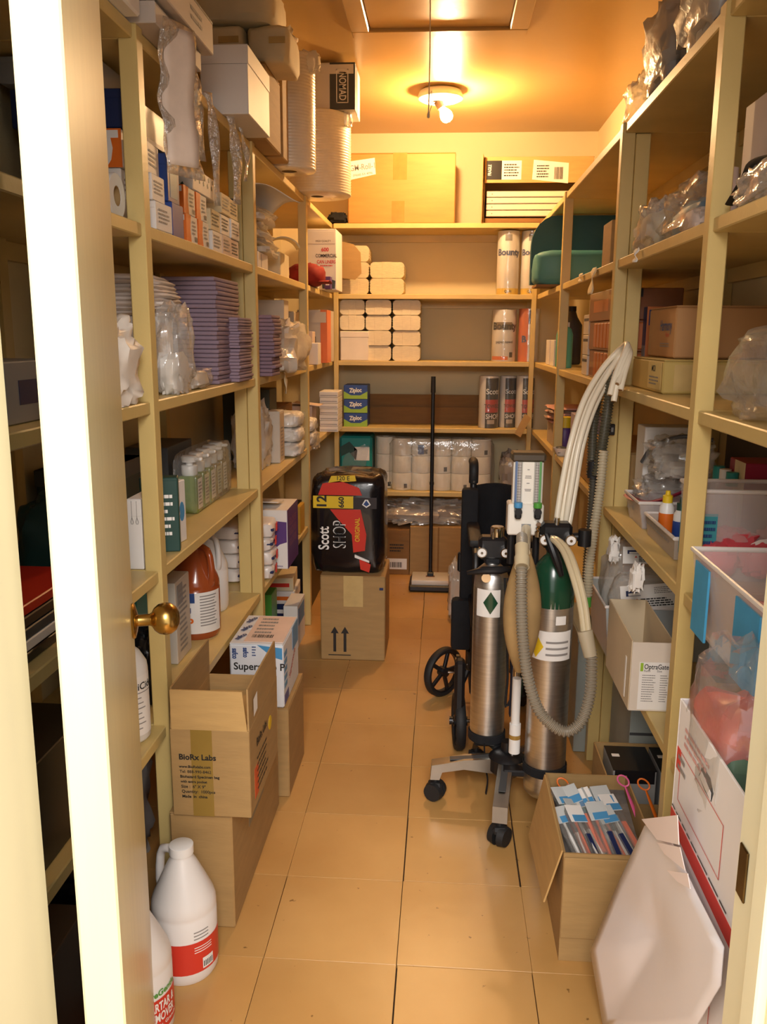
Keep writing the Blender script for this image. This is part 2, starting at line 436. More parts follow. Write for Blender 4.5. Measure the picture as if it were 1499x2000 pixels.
def bundle(name, label, xr, yr, zr, m, group=None, folds=6, cat='paper towels', seed=0):
    """banded pack of folded paper towels: rounded slab with fold ridges"""
    w, d, h = xr[1]-xr[0], yr[1]-yr[0], zr[1]-zr[0]
    t = thing(name, label, cat, ((xr[0]+xr[1])/2, (yr[0]+yr[1])/2, zr[0]+.0006), 0, group); h -= .0012
    rn = random.Random(seed); b_ = B(); n = folds*4; prof = []
    for i in range(n+1):
        v = i/n; e = .5-abs(v-.5); rr = w/2-.016*(max(0, 1-e/.22))**2 - (.0016 if i % 4 == 0 else 0)+rn.uniform(-.0006, .0006)
        prof.append((rr, v*h))
    poly = [(x, z) for x, z in prof]+[(-x, z) for x, z in reversed(prof)]
    b_.prism(poly, -d/2, d/2, axis='Y')
    b_.done('towel_stack', m, t, smooth=20)
    B().box((0, 0, h/2), (w*.30, d+.003, h+.001), bev=.001).done('paper_band', m, t)
    return t
def pads(n, label, xr, yr, z0, z1, m, group, seed=0, wav=.004):
    """every folded pad of a stack is its own object"""
    rn = random.Random(seed); th = (z1-z0)/n; w, d = xr[1]-xr[0], yr[1]-yr[0]; ms = []
    for k in range(3):
        b_ = B(); s2 = k*1.7
        def f(u, v, zz):
            x = (u-.5)*w; y = (v-.5)*d
            return (x, y, zz+wav*.35*noise.noise(Vector((x*14+s2, y*14, s2))))
        nu = 6
        b_.box((0, 0, th/2), (w, d, th*.95), bev=th*.30, seg=2)
        o = b_.done('absorbent_pad', m, smooth=50); ms.append(o.data); bpy.data.objects.remove(o)
    for i in range(n):
        o = bpy.data.objects.new('absorbent_pad', ms[i % 3]); COL.objects.link(o)
        o.location = ((xr[0]+xr[1])/2+rn.uniform(-wav, wav), (yr[0]+yr[1])/2+rn.uniform(-wav, wav), z0+th*i+.0006)
        o.rotation_euler = (0, 0, rn.uniform(-.02, .02)*wav/.004)
        tag(o, ORD[i]+' pad from the bottom of the '+label, 'pad', group)
ORD = ['lowest', 'second', 'third', 'fourth', 'fifth', 'sixth', 'seventh', 'eighth', 'ninth', 'tenth', 'eleventh', 'twelfth', 'thirteenth', 'fourteenth', 'fifteenth', 'sixteenth', 'seventeenth', 'eighteenth', 'nineteenth', 'twentieth', 'twenty-first', 'twenty-second', 'twenty-third', 'twenty-fourth']
def strip(name, label, cat, pts, w, m, th=.0015, wdir=(0, 1, 0), group=None):
    """a ribbon of film or paper following points"""
    p0 = Vector(pts[0]); t = thing(name, label, cat, tuple(p0), 0, group); wd = Vector(wdir); b_ = B()
    P = [Vector(p)-p0 for p in pts]
    def f(u, v):
        x = u*(len(P)-1); i = min(int(x), len(P)-2); q = P[i].lerp(P[i+1], x-i); return q+wd*(w*(v-.5))+Vector((.004*math.sin(u*9+v*3), 0, 0))
    b_.grid(f, 14, 3); o = b_.done('strip', m, t)
    md = o.modifiers.new('thickness', 'SOLIDIFY'); md.thickness = th
    return t

# ================================================================ the room
X0, X1, YF0, YF1, YE, ZC = -.985, .855, .68, .80, 5.30, 2.545
# floor: screed with separate vinyl tiles
FLT = bpy.data.materials.new('vinyl_tile'); FLT.use_nodes = True
def _floor():
    nt = FLT.node_tree; N = nt.nodes; L = nt.links; b = N['Principled BSDF']
    g = N.new('ShaderNodeNewGeometry'); oi = N.new('ShaderNodeObjectInfo')
    n = N.new('ShaderNodeTexNoise'); n.inputs['Scale'].default_value = 2.2; n.inputs['Detail'].default_value = 7
    L.new(g.outputs['Position'], n.inputs['Vector'])
    r = N.new('ShaderNodeValToRGB'); r.color_ramp.elements[0].color = lin('#b98b4e')+(1,); r.color_ramp.elements[1].color = lin('#cea263')+(1,)
    r.color_ramp.elements[0].position = .3; r.color_ramp.elements[1].position = .7
    L.new(n.outputs['Fac'], r.inputs[0])
    # scattered dark scuffs
    n2 = N.new('ShaderNodeTexNoise'); n2.inputs['Scale'].default_value = 38; n2.inputs['Detail'].default_value = 6
    L.new(g.outputs['Position'], n2.inputs['Vector'])
    r2 = N.new('ShaderNodeValToRGB'); r2.color_ramp.elements[0].position = .26; r2.color_ramp.elements[1].position = .30
    r2.color_ramp.elements[0].color = (.30, .24, .17, 1); r2.color_ramp.elements[1].color = (1, 1, 1, 1)
    L.new(n2.outputs['Fac'], r2.inputs[0])
    mx = N.new('ShaderNodeMix'); mx.data_type = 'RGBA'; mx.blend_type = 'MULTIPLY'; mx.inputs[0].default_value = .8
    L.new(r.outputs[0], mx.inputs[6]); L.new(r2.outputs[0], mx.inputs[7])
    hs = N.new('ShaderNodeHueSaturation'); L.new(mx.outputs[2], hs.inputs['Color'])
    mr = N.new('ShaderNodeMapRange'); mr.inputs[3].default_value = .93; mr.inputs[4].default_value = 1.05
    L.new(oi.outputs['Random'], mr.inputs[0]); L.new(mr.outputs[0], hs.inputs['Value'])
    L.new(hs.outputs[0], b.inputs['Base Color'])
    b.inputs['Roughness'].default_value = .33
    n3 = N.new('ShaderNodeTexNoise'); n3.inputs['Scale'].default_value = 9; L.new(g.outputs['Position'], n3.inputs['Vector'])
    bp = N.new('ShaderNodeBump'); bp.inputs['Strength'].default_value = .12; bp.inputs['Distance'].default_value = .01
    L.new(n3.outputs['Fac'], bp.inputs['Height']); L.new(bp.outputs[0], b.inputs['Normal'])
_floor()
GROUT = mat('dark_joint', '#3a2a18', .9, var=.3, scale=20)
floor = struct(B().box(((X0+X1)/2, (YE-2.2)/2, -.06), (X1-X0+.3, YE+2.4, .1)).done('floor', GROUT, smooth=0))
TX, TY, TS = -.996, .78, .3055
rnd = random.Random(4)
tmeshes = []
for k in range(5):
    g = (.0006, .0011, .0004, .0022, .0009)[k]
    b_ = B(); b_.box((0, 0, -.005), (TS-2*g, TS-2*g, .010), bev=.0005); o = b_.done('tile', FLT, smooth=0); tmeshes.append(o.data); bpy.data.objects.remove(o)
for i in range(7):
    for j in range(-3, 15):
        o = bpy.data.objects.new('tile', tmeshes[rnd.choice((0, 0, 1, 2, 2, 3, 4))]); COL.objects.link(o); o.parent = floor
        o.location = (TX+(i+.5)*TS+rnd.uniform(-.0004, .0004), TY+(j+.5)*TS+rnd.uniform(-.0004, .0004), rnd.uniform(-.0004, .0004))
        o.rotation_euler = (0, 0, rnd.uniform(-.0015, .0015))
        if X1 < o.location.x+TS/2: o.scale = (.97, 1, 1)
struct(B().box((X0-.05, (YF0+YE)/2, ZC/2), (.1, YE-YF0+.2, ZC+.1)).done('wall_left', WALL, smooth=0))
struct(B().box((X1+.05, (YF0+YE)/2, ZC/2), (.1, YE-YF0+.2, ZC+.1)).done('wall_right', WALL, smooth=0))
struct(B().box(((X0+X1)/2, YE+.05, ZC/2), (X1-X0, .1, ZC+.1)).done('wall_back', WALL, smooth=0))
OL, OR, OT = -.425, .312, 2.06
wf = B(); yc = (YF0+YF1)/2; yt = YF1-YF0
wf.box(((X0-.1+OL-.02)/2, yc, ZC/2), (OL-.02-X0+.1, yt, ZC)); wf.box(((OR+.02+X1+.1)/2, yc, ZC/2), (X1+.1-OR-.02, yt, ZC)); wf.box(((OL+OR)/2, yc, (OT+.02+ZC)/2), (OR-OL+.04, yt, ZC-OT-.02))
struct(wf.done('wall_front', WALL, smooth=0))
ceil = struct(B().box(((X0+X1)/2, (YF0+YE)/2, ZC+.04), (X1-X0+.2, YE-YF0+.2, .08)).done('ceiling', CEIL, smooth=0))
# attic hatch in the ceiling
hl, hr = U(690, 66, Z=ZC), U(1030, 60, Z=ZC); hy1 = (hl.y+hr.y)/2; hy0 = hy1-1.15; hx0, hx1 = hl.x, hr.x
tb = .07
t1 = struct(B().box(((hx0+hx1)/2, hy1-tb/2, ZC-.009), (hx1-hx0, tb, .018), bev=.004).box((hx0+tb/2, (hy0+hy1)/2, ZC-.009), (tb, hy1-hy0-2*tb, .0175), bev=.004)
    .box((hx1-tb/2, (hy0+hy1)/2, ZC-.009), (tb, hy1-hy0-2*tb, .0175), bev=.004).box(((hx0+hx1)/2, hy0+tb/2, ZC-.009), (hx1-hx0, tb, .018), bev=.004).done('trim_1', CEIL))
struct(B().box(((hx0+hx1)/2, (hy0+hy1)/2, ZC-.003), (hx1-hx0-2*tb-.008, hy1-hy0-2*tb-.008, .006)).done('trim_2', CEIL, smooth=0))
# door frame
j1 = struct(B().box((OL-.010, yc, OT/2), (.020, yt+.03, OT), bev=.002).box((OL-.045, YF0-.012, OT/2+.02), (.09, .018, OT+.04), bev=.004).done('trim_3', JAMBM))
print('STRIKE', U(1450, 1700, Y=YF1)); jr = B().box((OR+.010, yc, OT/2), (.020, yt+.03, OT), bev=.002).box((OR+.055, YF0-.012, OT/2+.02), (.09, .018, OT+.04), bev=.004).box((OR-.006, YF0+.045, OT/2), (.012, .032, OT), bev=.002)
trimr = struct(jr.done('trim_4', JAMBM))
B().box((OR-.0012, YF1-.004, U(1450, 1700, Y=YF1).z), (.0024, .022, .056), bev=.001).done('strike_plate', mat('tarnished_brass', '#6b5632', .4, metal=1, var=.4, scale=30), trimr)
struct(B().box(((OL+OR)/2, yc, OT+.010), (OR-OL+.04, yt+.03, .02), bev=.002).done('trim_5', JAMBM))
# the open door, hinged on the left jamb and swung into the room
da = math.radians(18.2); DW, DT, DH = .690, .043, 2.03
door = bpy.data.objects.new('door_1', None); COL.objects.link(door); struct(door)
door.location = (-.340, .802, .008); door.rotation_euler = (0, 0, da)
B().box((-DT/2, DW/2, DH/2), (DT, DW, DH), bev=.0025).done('door_leaf', DOORM, door)
kz = .900; ky = DW-.066
kb = B().lathe([(.0001, 0), (.030, 0), (.032, .003), (.030, .006), (.020, .009), (.0105, .011), (.0105, .030), (.0125, .034), (.020, .038), (.0265, .046), (.029, .056), (.0275, .066), (.021, .0755), (.011, .081), (.0001, .082)], n=32, M=Matrix.Translation((0, ky, kz)) @ Matrix.Rotation(PI/2, 4, 'Y'))
kn = kb.done('door_knob', BRASS, door, smooth=50)
kb = B().lathe([(.0001, 0), (.030, 0), (.032, .003), (.020, .009), (.0105, .011), (.0105, .030), (.020, .038), (.029, .056), (.021, .0755), (.0001, .082)], n=24, M=Matrix.Translation((-DT, ky, kz)) @ Matrix.Rotation(-PI/2, 4, 'Y'))
kb.done('door_knob', BRASS, door, smooth=50)
B().box((-DT/2, DW+.001, kz), (.025, .0025, .057)).done('latch_plate', BRASS, door)
for hz_ in (.2, 1.84):
    B().cyl((-DT-.004, -.006, hz_-.045), (-DT-.004, -.006, hz_+.045), .0055, n=10).done('hinge', BRASS, door)

# ================================================================ shelving
DEP_L, DEP_R = XL-X0, X1-XR
TH = .027
YL = [U(273, 300, X=XL).y, U(497, 560, X=XL).y, U(601, 800, X=XL).y, YB]
YR = [U(1333, 1160, X=XR).y, 2.70, U(1101, 500, X=XR).y, YB]
print('POSTS', YL, YR)
PW = .038
def shelving(name, label, side):
    t = thing(name, label, 'shelving', (0, 0, 0))
    xs, xw, sg, ys = (XL, X0, -1, YL) if side == 'L' else (XR, X1, 1, YR)
    for zi, z in enumerate((Z0, Z1, Z4, Z5, Z6)):
        ends = [YF1+.005]+ys[:-1]+[YE-.002]
        for k in range(4):
            if zi == 0 and side == 'L' and k == 3: continue
            if zi == 0 and side == 'R' and k == 3: continue
            xa, xb = sorted((xs+sg*.002, xw))
            a, b_ = ends[k], ends[k+1]
            if k == 3: b_ = YB-.001
            if k == 0 and side == 'R': a = 1.335 if zi == 0 else .99
            B().box(((xa+xb)/2, (a+b_)/2, z-TH/2), (xb-xa-.002, b_-a-.002, TH), bev=.0025).done('shelf_board', PAINT, t)
            B().box((xw-sg*.0105, (a+b_)/2, z-TH-.0205), (.019, b_-a-.01, .04)).done('ledger', PAINT, t)
    top = Z6+.004 if side == 'R' else Z6-.03
    for k, y in enumerate(ys[:3]):
        # front post and the stud screwed on behind it
        xc = xs-sg*(-.001)+sg*PW/2-sg*.004
        B().box((xs+sg*(PW/2-.004), y+PW/2, (Z6+.002)/2), (PW, PW, Z6+.002), bev=.002).done('post', PAINT, t)
        if k == 1: B().box((xs+sg*(PW-.004+.022), y+PW/2-.004, (Z6-TH-.002)/2), (.042, PW, Z6-TH-.002), bev=.002).done('stud', PAINT, t)
        B().box((xw-sg*.02, y+PW/2, (Z6-TH)/2), (.036, PW, Z6-TH)).done('stud', PAINT, t)
    return t
shelving('shelving_unit', 'cream painted wooden shelving along the wall behind the open door', 'L')
shelving('shelving_unit', 'cream painted wooden shelving along the wall behind the gas cylinders', 'R')
t = thing('shelving_unit', 'cream painted wooden shelving across the end wall under the lamp', 'shelving')
for z in (Z0, Z1, Z4, Z5, Z6):
    xa, xb = (XL+.004, XR-.001)
    B().box(((xa+xb)/2, (YB+YE)/2, z-TH/2), (xb-xa, YE-YB-.004, TH), bev=.0025).done('shelf_board', PAINT, t)
    B().box(((xa+xb)/2, YE-.012, z-TH-.0205), (xb-xa-.04, .019, .04)).done('ledger', PAINT, t)
for x in (XL+.018, XR-.016):
    B().box((x, YB-.012, (Z6-.04)/2), (.026, .024, Z6-.04), bev=.002).done('post', PAINT, t)

# ================================================================ ceiling lamp and pull cord
c = U(861, 176, Z=ZC)
lamp = thing('ceiling_lamp', 'round white ceramic lampholder with a bare glowing bulb on the ceiling', 'lamp', (c.x, c.y, ZC))
B().lathe([(.0001, 0), (.088, 0), (.100, -.008), (.108, -.030), (.106, -.040), (.090, -.048), (.050, -.055), (.0001, -.055)], n=40).done('lampholder_base', mat('glazed_ceramic', '#ece6da', .25, var=.03), lamp)
bd = Vector((.40, .1, -.62)).normalized(); b0 = Vector((-.012, -.02, -.052))
B().cyl(b0, b0+bd*.035, .022, .020, n=18).done('socket', mat('dark_bakelite', '#5b4128', .5), lamp)
q = bd.to_track_quat('Z', 'Y').to_matrix().to_4x4()
bulbr = .030
BULBM = mat('glowing_bulb', '#ffffff', .5, var=0, emit=(BULB_COLOR, BULB_POWER/(PI*4*PI*bulbr**2)))
B().lathe([(.012, .035), (.016, .045), (.026, .062), (.030, .078), (.027, .094), (.016, .105), (.0001, .108)], n=24, M=Matrix.Translation(b0) @ q).done('bulb', BULBM, lamp)
a = U(841, -10, Z=ZC-.002)
cd = [Vector((a.x, a.y, ZC-.006)), Vector((a.x+.002, a.y, ZC-.20)), Vector((a.x, a.y, U(840, 222, Y=a.y).z))]
t = thing('pull_cord', 'thin white pull cord hanging from the ceiling hatch', 'cord', tuple(cd[0]))
b_ = B().tube([p-cd[0] for p in cd], .0022, n=6); b_.done('cord', HOSE, t)
e = cd[2]-cd[0]
B().lathe([(.0001, -.016), (.005, -.013), (.0055, -.004), (.003, .004), (.0001, .005)], c=e, n=10).tube([e+Vector((0, 0, .06)), e+Vector((.010, 0, .075)), e+Vector((.012, 0, .03)), e+Vector((.002, 0, .0))], .0015, n=5).done('cord_knot', HOSE, t)

# ================================================================ left shelves, top
G = 'goods on the left shelves'
# --- above the top board
t, S = carton('carton', 'white carton with a printed label at the near end of the top left shelf', (-.93, -.605), (1.60, 1.80), (Z6, 2.27), WHITEB)
patch(t, S, 'right', .15, .1, .75, .55, PAPER, 'address_label'); lines(t, S, 'right', .2, .15, .7, .5, 6, INKG, 5)
for k, (y0, y1, z0, z1, xr, lb) in enumerate(((1.83, 2.16, Z6, 2.047, -.585, 'lower of two flat grey cartons overhanging the top left shelf'), (1.83, 2.20, 2.052, 2.125, -.565, 'upper of two flat grey cartons overhanging the top left shelf'))):
    t, S = box3('flat_carton', lb, 'carton', (-.93, xr), (y0, y1), (z0, z1), mat('greyish_board', '#c9bdb2', .6, var=.06), 0, 'flat cartons on the top left shelf')
    lines(t, S, 'right', .5, .25, .75, .75, 2, INKG, 3+k); patch(t, S, 'right', .0, .93, 1, 1.0, DGREY, 'dark_edge')  # dark grey strip along the top edge of the aisle side
w1 = U(486, 223, Z=Z6); wx0 = U(419, 160, Y=w1.y).x
t, S = box3('gift_box', 'plain white upright box overhanging the top left shelf', 'box', (wx0-.04, w1.x), (w1.y, w1.y+.30), (Z6, U(452, 86, Y=w1.y).z), WHITEB)
patch(t, S, 'front', 0, .72, 1, .725, INKG, 'lid_seam'); B().box((0, 0, S[2]-.025), (S[0]+.004, S[1]+.004, .05), bev=.002).done('lid', WHITEB, t)
t, S = carton('carton', 'brown carton under cream paper bundles on the top left shelf', (-.92, -.575), (2.87, 3.12), (Z6, 2.235), CARD)
for k, (xr, yr, zr, lb) in enumerate((((-.63, -.50), (2.87, 3.10), (2.2352, 2.345), 'cream paper-wrapped bundle at the front of the top left shelf'), ((-.80, -.64), (2.86, 3.10), (2.2352, 2.345), 'cream paper-wrapped bundle behind the upright white box'), ((-.79, -.545), (2.84, 3.12), (2.347, 2.47), 'largest cream paper-wrapped bundle, nearest the ceiling on the left'))):
    w, d, h = xr[1]-xr[0], yr[1]-yr[0], zr[1]-zr[0]
    t = thing('paper_bundle', lb, 'bundle', ((xr[0]+xr[1])/2, (yr[0]+yr[1])/2, zr[0]), random.uniform(-.06, .06), 'paper bundles near the ceiling')
    B().blob((0, 0, h*.47), (w*1.03, d, h*1.05), seed=20+k, amp=.07, freq=2.5, sq=.32, nu=28, nv=14).done('wrapping', CREAMP, t, smooth=40)
    patch(t, (w, d, h), 'front', .55, .45, .95, .62, TAPEL, 'tape', off=.004, th=.002)
t, S = carton('carton', 'narrow brown carton beside the first bubble wrap roll', (-.90, -.575), (3.16, 3.27), (Z6, 2.30), CARD, tape=TAPE)
patch(t, S, 'top', 0, 0, .4, 1, CARDL, 'flap')
def bubble_roll(lb, c, r, h):
    t = thing('bubble_wrap_roll', lb, 'bubble wrap', (c[0], c[1], c[2]+.001), 0, 'bubble wrap rolls')
    n = int(h/.011); pr = [(.03, .003), (.03, 0), (r*.98, 0)]
    for i in range(n): pr += [(r, h*(i+.15)/n), (r+.0022, h*(i+.5)/n), (r, h*(i+.85)/n)]
    pr += [(r*.98, h), (.03, h), (.03, .003)]
    B().lathe(pr, n=40, cap=False).done('bubble_layers', mat('bubble_wrap', '#efe3cd', .3, var=.06, scale=30, coat=.3), t, smooth=60)
    B().lathe([(.027, .001), (.0299, .001), (.0299, h), (.027, h)], n=14, cap=False).done('core', CARD, t)
    B().blob((r*.75, -r*.35, h*.93), (.10, .05, .07), seed=4, amp=.3, floor=False).done('loose_end', FILMW, t)
    return t
bubble_roll('smaller upright roll of bubble wrap on the top left shelf', (-.600, 3.42, Z6), .100, .40)
bubble_roll('larger upright roll of bubble wrap under the box lettered NOMAD', (-.580, 4.02, Z6), .150, .335)
t, S = box3('mat_box', 'white box with a dark band lettered NOMAD on top of bubble wrap', 'box', (-.60, -.40), (3.92, 4.14), (Z6+.338, 2.53), WHITEB)
patch(t, S, 'front', .46, 0, 1.002, 1, mat('slate_print', '#4b4e50', .5), 'dark_band'); patch(t, S, 'right', 0, 0, .5, 1, mat('slate_print'), 'dark_band')
text(t, S, 'front', .73, .5, .030, 'NOMAD', WHITEI, rot=-PI/2, sx=.70); text(t, S, 'front', .14, .80, .022, 'A', INKG, rot=-PI/2)
b_ = B()
O, a_, bb, nn = face(S, 'front')
for (u0, v0, u1, v1) in ((.60, .14, .62, .86), (.84, .14, .86, .86), (.60, .14, .86, .16), (.60, .84, .86, .86)):
    b_.bm.faces.new([b_.bm.verts.new(O+a_*u+bb*v+nn*.0012) for u, v in ((u0, v0), (u1, v0), (u1, v1), (u0, v1))])
b_.done('lettering_frame', WHITEI, t, smooth=0)
bag('plastic_bag', 'small white plastic bag lying on the shelf edge by the bubble wrap', 'bag', (-.60, 3.22, Z6+.302), (.12, .16, .13), FILMW, 9, amp=.4)
# --- hanging film
FS = film('shiny_film', haze=.18, gloss=.5, rough=.10, bscale=60, bump=.8)
y0 = YX(322, 200, -.60)
t = thing('plastic_sleeve', 'long clear plastic sleeve with a white strip hanging over the top left shelf edge', 'packaging', (-.596, y0, Z6+.03))
zb_ = U(345, 352, X=-.60).z-Z6-.03
b_ = B(); b_.grid(lambda u, v: (.05*u+.004*math.sin(v*9+u*4)+.004*math.sin(v*21), -.05+.11*u+.02*v, zb_*v), 8, 22); o = b_.done('sleeve', FS, t); o.modifiers.new('thickness', 'SOLIDIFY').thickness = .002
b_ = B(); b_.grid(lambda u, v: (.05*u+.004+.004*math.sin(v*9), -.03+.06*u, zb_*(.04+.9*v)), 4, 18); o = b_.done('paper_insert', mat('blush_paper', '#e2cdbb', .6, var=.1, scale=20), t); o.modifiers.new('thickness', 'SOLIDIFY').thickness = .001
for k, (px, ya, yb_, lb) in enumerate(((378, 140, 305, 'shortest bluish film strip hanging from the top left shelf'), (408, 185, 395, 'longest pale film strip hanging from the top left shelf'), (452, 235, 395, 'shiny silver film strip hanging beside the patterned box'), (473, 270, 352, 'narrow film strip hanging right beside the second left post'))):
    y = YX(px, ya, -.618); za, zb2 = Z6+.005, U(px, yb_, X=-.615).z
    strip('film_strip', lb, 'film strip', [(-.622, y, za), (-.612, y+.004, za-.05), (-.610, y+.004+.01*k, (za+zb2)/2), (-.608, y+.012*(2-k), zb2)], (.022, .024, .030, .016)[k], FS, wdir=(.75, .65, 0), group='film strips hanging from the top left shelf')

# ================================================================ second board (z5)
t, S = box3('carton_box', 'dull grey folded garment box high behind the first left post', 'box', (-.95, -.74), (1.90, 2.10), (Z5+.29, Z5+.345), GREY)
t, S = box3('patterned_box', 'white box with a green leaf pattern behind the first left post', 'box', (-.93, -.705), (1.92, 2.14), (Z5, Z5+.125), WHITEB)
for k in range(14): patch(t, S, ('front', 'right')[k % 2], 0, 0, 0, 0, DGREEN, 'leaf_print', poly=[(.1+.06*k, .1+.3*(k % 3)), (.14+.06*k, .14+.3*(k % 3)), (.12+.06*k, .3+.3*(k % 3)), (.09+.06*k, .22+.3*(k % 3))])
t, S = box3('glove_box', 'white box with an orange arc behind the first left post', 'box', (-.92, -.70), (1.92, 2.14), (Z5+.1255, Z5+.205), WHITEB, group=None)
patch(t, S, 'front', 0, 0, 0, 0, ORANGE, 'orange_arc', poly=[(.84, 0), (1, 0), (1, 1), (.84, 1), (.89, .8), (.91, .5), (.89, .2)])
t, S = box3('blue_box', 'flat dark blue box on the orange arc box', 'box', (-.94, -.69), (1.92, 2.20), (Z5+.206, Z5+.285), NAVY)
patch(t, S, 'right', .1, .0, .9, .12, WHITEI, 'pale_stripe')
roll('tape_roll', 'white roll lying at the door end of the second left shelf', (-.80, 1.785, Z5+.046), .045, .135, WHITEP, cat='roll', core=.02, axis=(0, PI/2, 0))
for k, (xr, yr, zr, lb) in enumerate((((-.70, -.638), (1.945, 2.05), (Z5, Z5+.062), 'lower white medicine box right of the first left post'), ((-.72, -.645), (1.94, 2.03), (Z5+.0625, Z5+.12), 'white medicine box stacked on another by the first left post'), ((-.72, -.66), (1.95, 2.05), (Z5+.1205, Z5+.19), 'topmost white medicine box beside the long plastic sleeve'))):
    t, S = box3('medicine_box', lb, 'box', xr, yr, zr, WHITEB, 0.05*k-.04, 'medicine boxes on the second left shelf'); lines(t, S, 'right', .15, .25, .85, .8, 4, INKG, k); lines(t, S, 'front', .15, .25, .85, .8, 3, INKG, k+4)
for k, (zr, lb) in enumerate((((Z5, Z5+.078), 'lower blue carton with white lettering on the second left shelf'), ((Z5+.0785, Z5+.185), 'upper blue carton with white panels on the second left shelf'))):
    t, S = box3('blue_carton', lb, 'box', (-.75, -.642-.008*k), (2.07, 2.16), zr, BLUE, 0, 'blue cartons on the second left shelf')
    if k == 0: text(t, S, 'front', .55, .62, .010, 'SURGICAL', WHITEI); lines(t, S, 'front', .3, .3, .8, .45, 1, WHITEI, 2)
    else: patch(t, S, 'front', .35, .55, .75, .9, WHITEI, 'white_panel'); patch(t, S, 'front', .35, .15, .6, .5, SKY, 'pale_panel'); patch(t, S, 'right', .2, .1, .8, .9, SKY, 'pale_panel')
k = 0
for y in (2.19, 2.30):
    for r_ in (0, 1):
        lb = ('front', 'rear')[y > 2.2]+(' lower', ' upper')[r_]+' orange and white glove box beside the blue cartons'
        t, S = box3('glove_box', lb, 'box', (-.78, -.645-.004*r_), (y, y+.10), (Z5+.068*r_+.0004, Z5+.0675+.068*r_), WHITEB, 0, 'orange glove boxes on the second left shelf')
        patch(t, S, 'front', 0, 0, 0, 0, ORANGE, 'orange_side', poly=[(.70, 0), (1, 0), (1, 1), (.70, 1), (.78, .5)]); patch(t, S, 'right', 0, 0, 0, 0, ORANGE, 'orange_side', poly=[(0, 0), (.42, 0), (.34, .5), (.42, 1), (0, 1)])
        lines(t, S, 'right', .5, .3, .85, .85, 4, INKG, k); barcode(t, S, 'right', .7, .08, .95, .26, seed=k); k += 1
t, S = box3('patterned_box', 'white box with a green leaf pattern on the orange glove boxes', 'box', (-.86, -.65), (2.28, 2.52), (Z5+.1375, Z5+.195), WHITEB)
for k in range(18): patch(t, S, ('right', 'front')[k % 3 == 0], 0, 0, 0, 0, DGREEN, 'leaf_print', poly=[(.03+.055*k, .1+.3*(k % 3)), (.07+.055*k, .14+.3*(k % 3)), (.05+.055*k, .34+.3*(k % 3)), (.02+.055*k, .26+.3*(k % 3))])
k = 0
for y in (2.45, 2.56, 2.67):
    for r_ in (0, 1, 2):
        if y < 2.5 and r_ == 2: continue
        lb = ('near', 'middle', 'far')[round((y-2.45)/.11)]+(' bottom', ' middle-row', ' top')[r_]+' small beige box before the second left post'
        t, S = box3('medicine_box', lb, 'box', (-.75, -.648-.004*(k % 2)), (y, y+.105), (Z5+.0585*r_+.0004, Z5+.058+.0585*r_), (WHITEB, CREAMP, mat('blush_board', '#d9c3b4', .6))[k % 3], 0, 'small boxes before the second left post')
        lines(t, S, 'right', .12, .2, .85, .85, 4, (INKG, INK)[k % 2], k); k += 1
t, S = box3('binder', 'dark blue upright binder by the second left post', 'binder', (-.84, -.665), (2.785, 2.83), (Z5, Z5+.19), NAVY); patch(t, S, 'front', .1, .1, .5, .9, GREY, 'pale_spine')
# bay 2, second board
t, S = box3('white_box', 'low white box under a pile of film bags on the second left shelf', 'box', (-.80, -.645), (3.03, 3.20), (Z5, Z5+.055), WHITEB); patch(t, S, 'right', .3, .1, .34, .9, INKG, 'edge_line')
rn = random.Random(5)
zz = Z5+.056
for k in range(6):
    lb = ('lowest', 'second', 'third', 'fourth', 'fifth', 'topmost')[k]+' flattened clear bag in the pile behind the second left post'
    w, d, h = .22+.03*rn.random(), .34+.05*rn.random(), .026
    t = thing('flat_bag', lb, 'bag', (-.76+rn.uniform(-.015, .015), 3.22+rn.uniform(-.03, .03), zz), rn.uniform(-.15, .15), 'flattened bags on the second left shelf')
    B().blob((0, 0, h*.47), (w, d, h), seed=40+k, amp=.16, sq=.35, nu=28, nv=8).done('film', (FILMW, FILMH)[k % 2], t, smooth=30)
    B().box((0, 0, h*.45), (w*.8, d*.8, h*.4), bev=.004).done('folded_contents', (WHITEB, CREAMP)[k % 2], t); zz += h*1.02
t = thing('paper_sheet', 'loose curled white paper lying on the pile of film bags', 'paper', (-.70, 3.2, zz+.004), .5)
b_ = B(); b_.grid(lambda u, v: ((u-.5)*.17+.03, (v-.5)*.40, .025+.028*math.sin(u*3.2+1)+.02*math.sin(v*4)), 10, 12); o = b_.done('sheet', PAPER, t); o.modifiers.new('thickness', 'SOLIDIFY').thickness = .0012
t = thing('curled_cardboard', 'curled strip of cream card at the end of the film bag pile', 'card', (-.665, 3.60, Z5+.10), .3)
b_ = B(); b_.grid(lambda u, v: (.07*math.cos(2.6*u+.3), .10*(v-.5), .06*math.sin(2.6*u+.3)), 16, 3); o = b_.done('strip', CREAMP, t); o.modifiers.new('thickness', 'SOLIDIFY').thickness = .003
t, S = box3('carton_box', 'cream box supporting the curled card strip', 'box', (-.85, -.66), (3.52, 3.72), (Z5, Z5+.098), CREAMP)
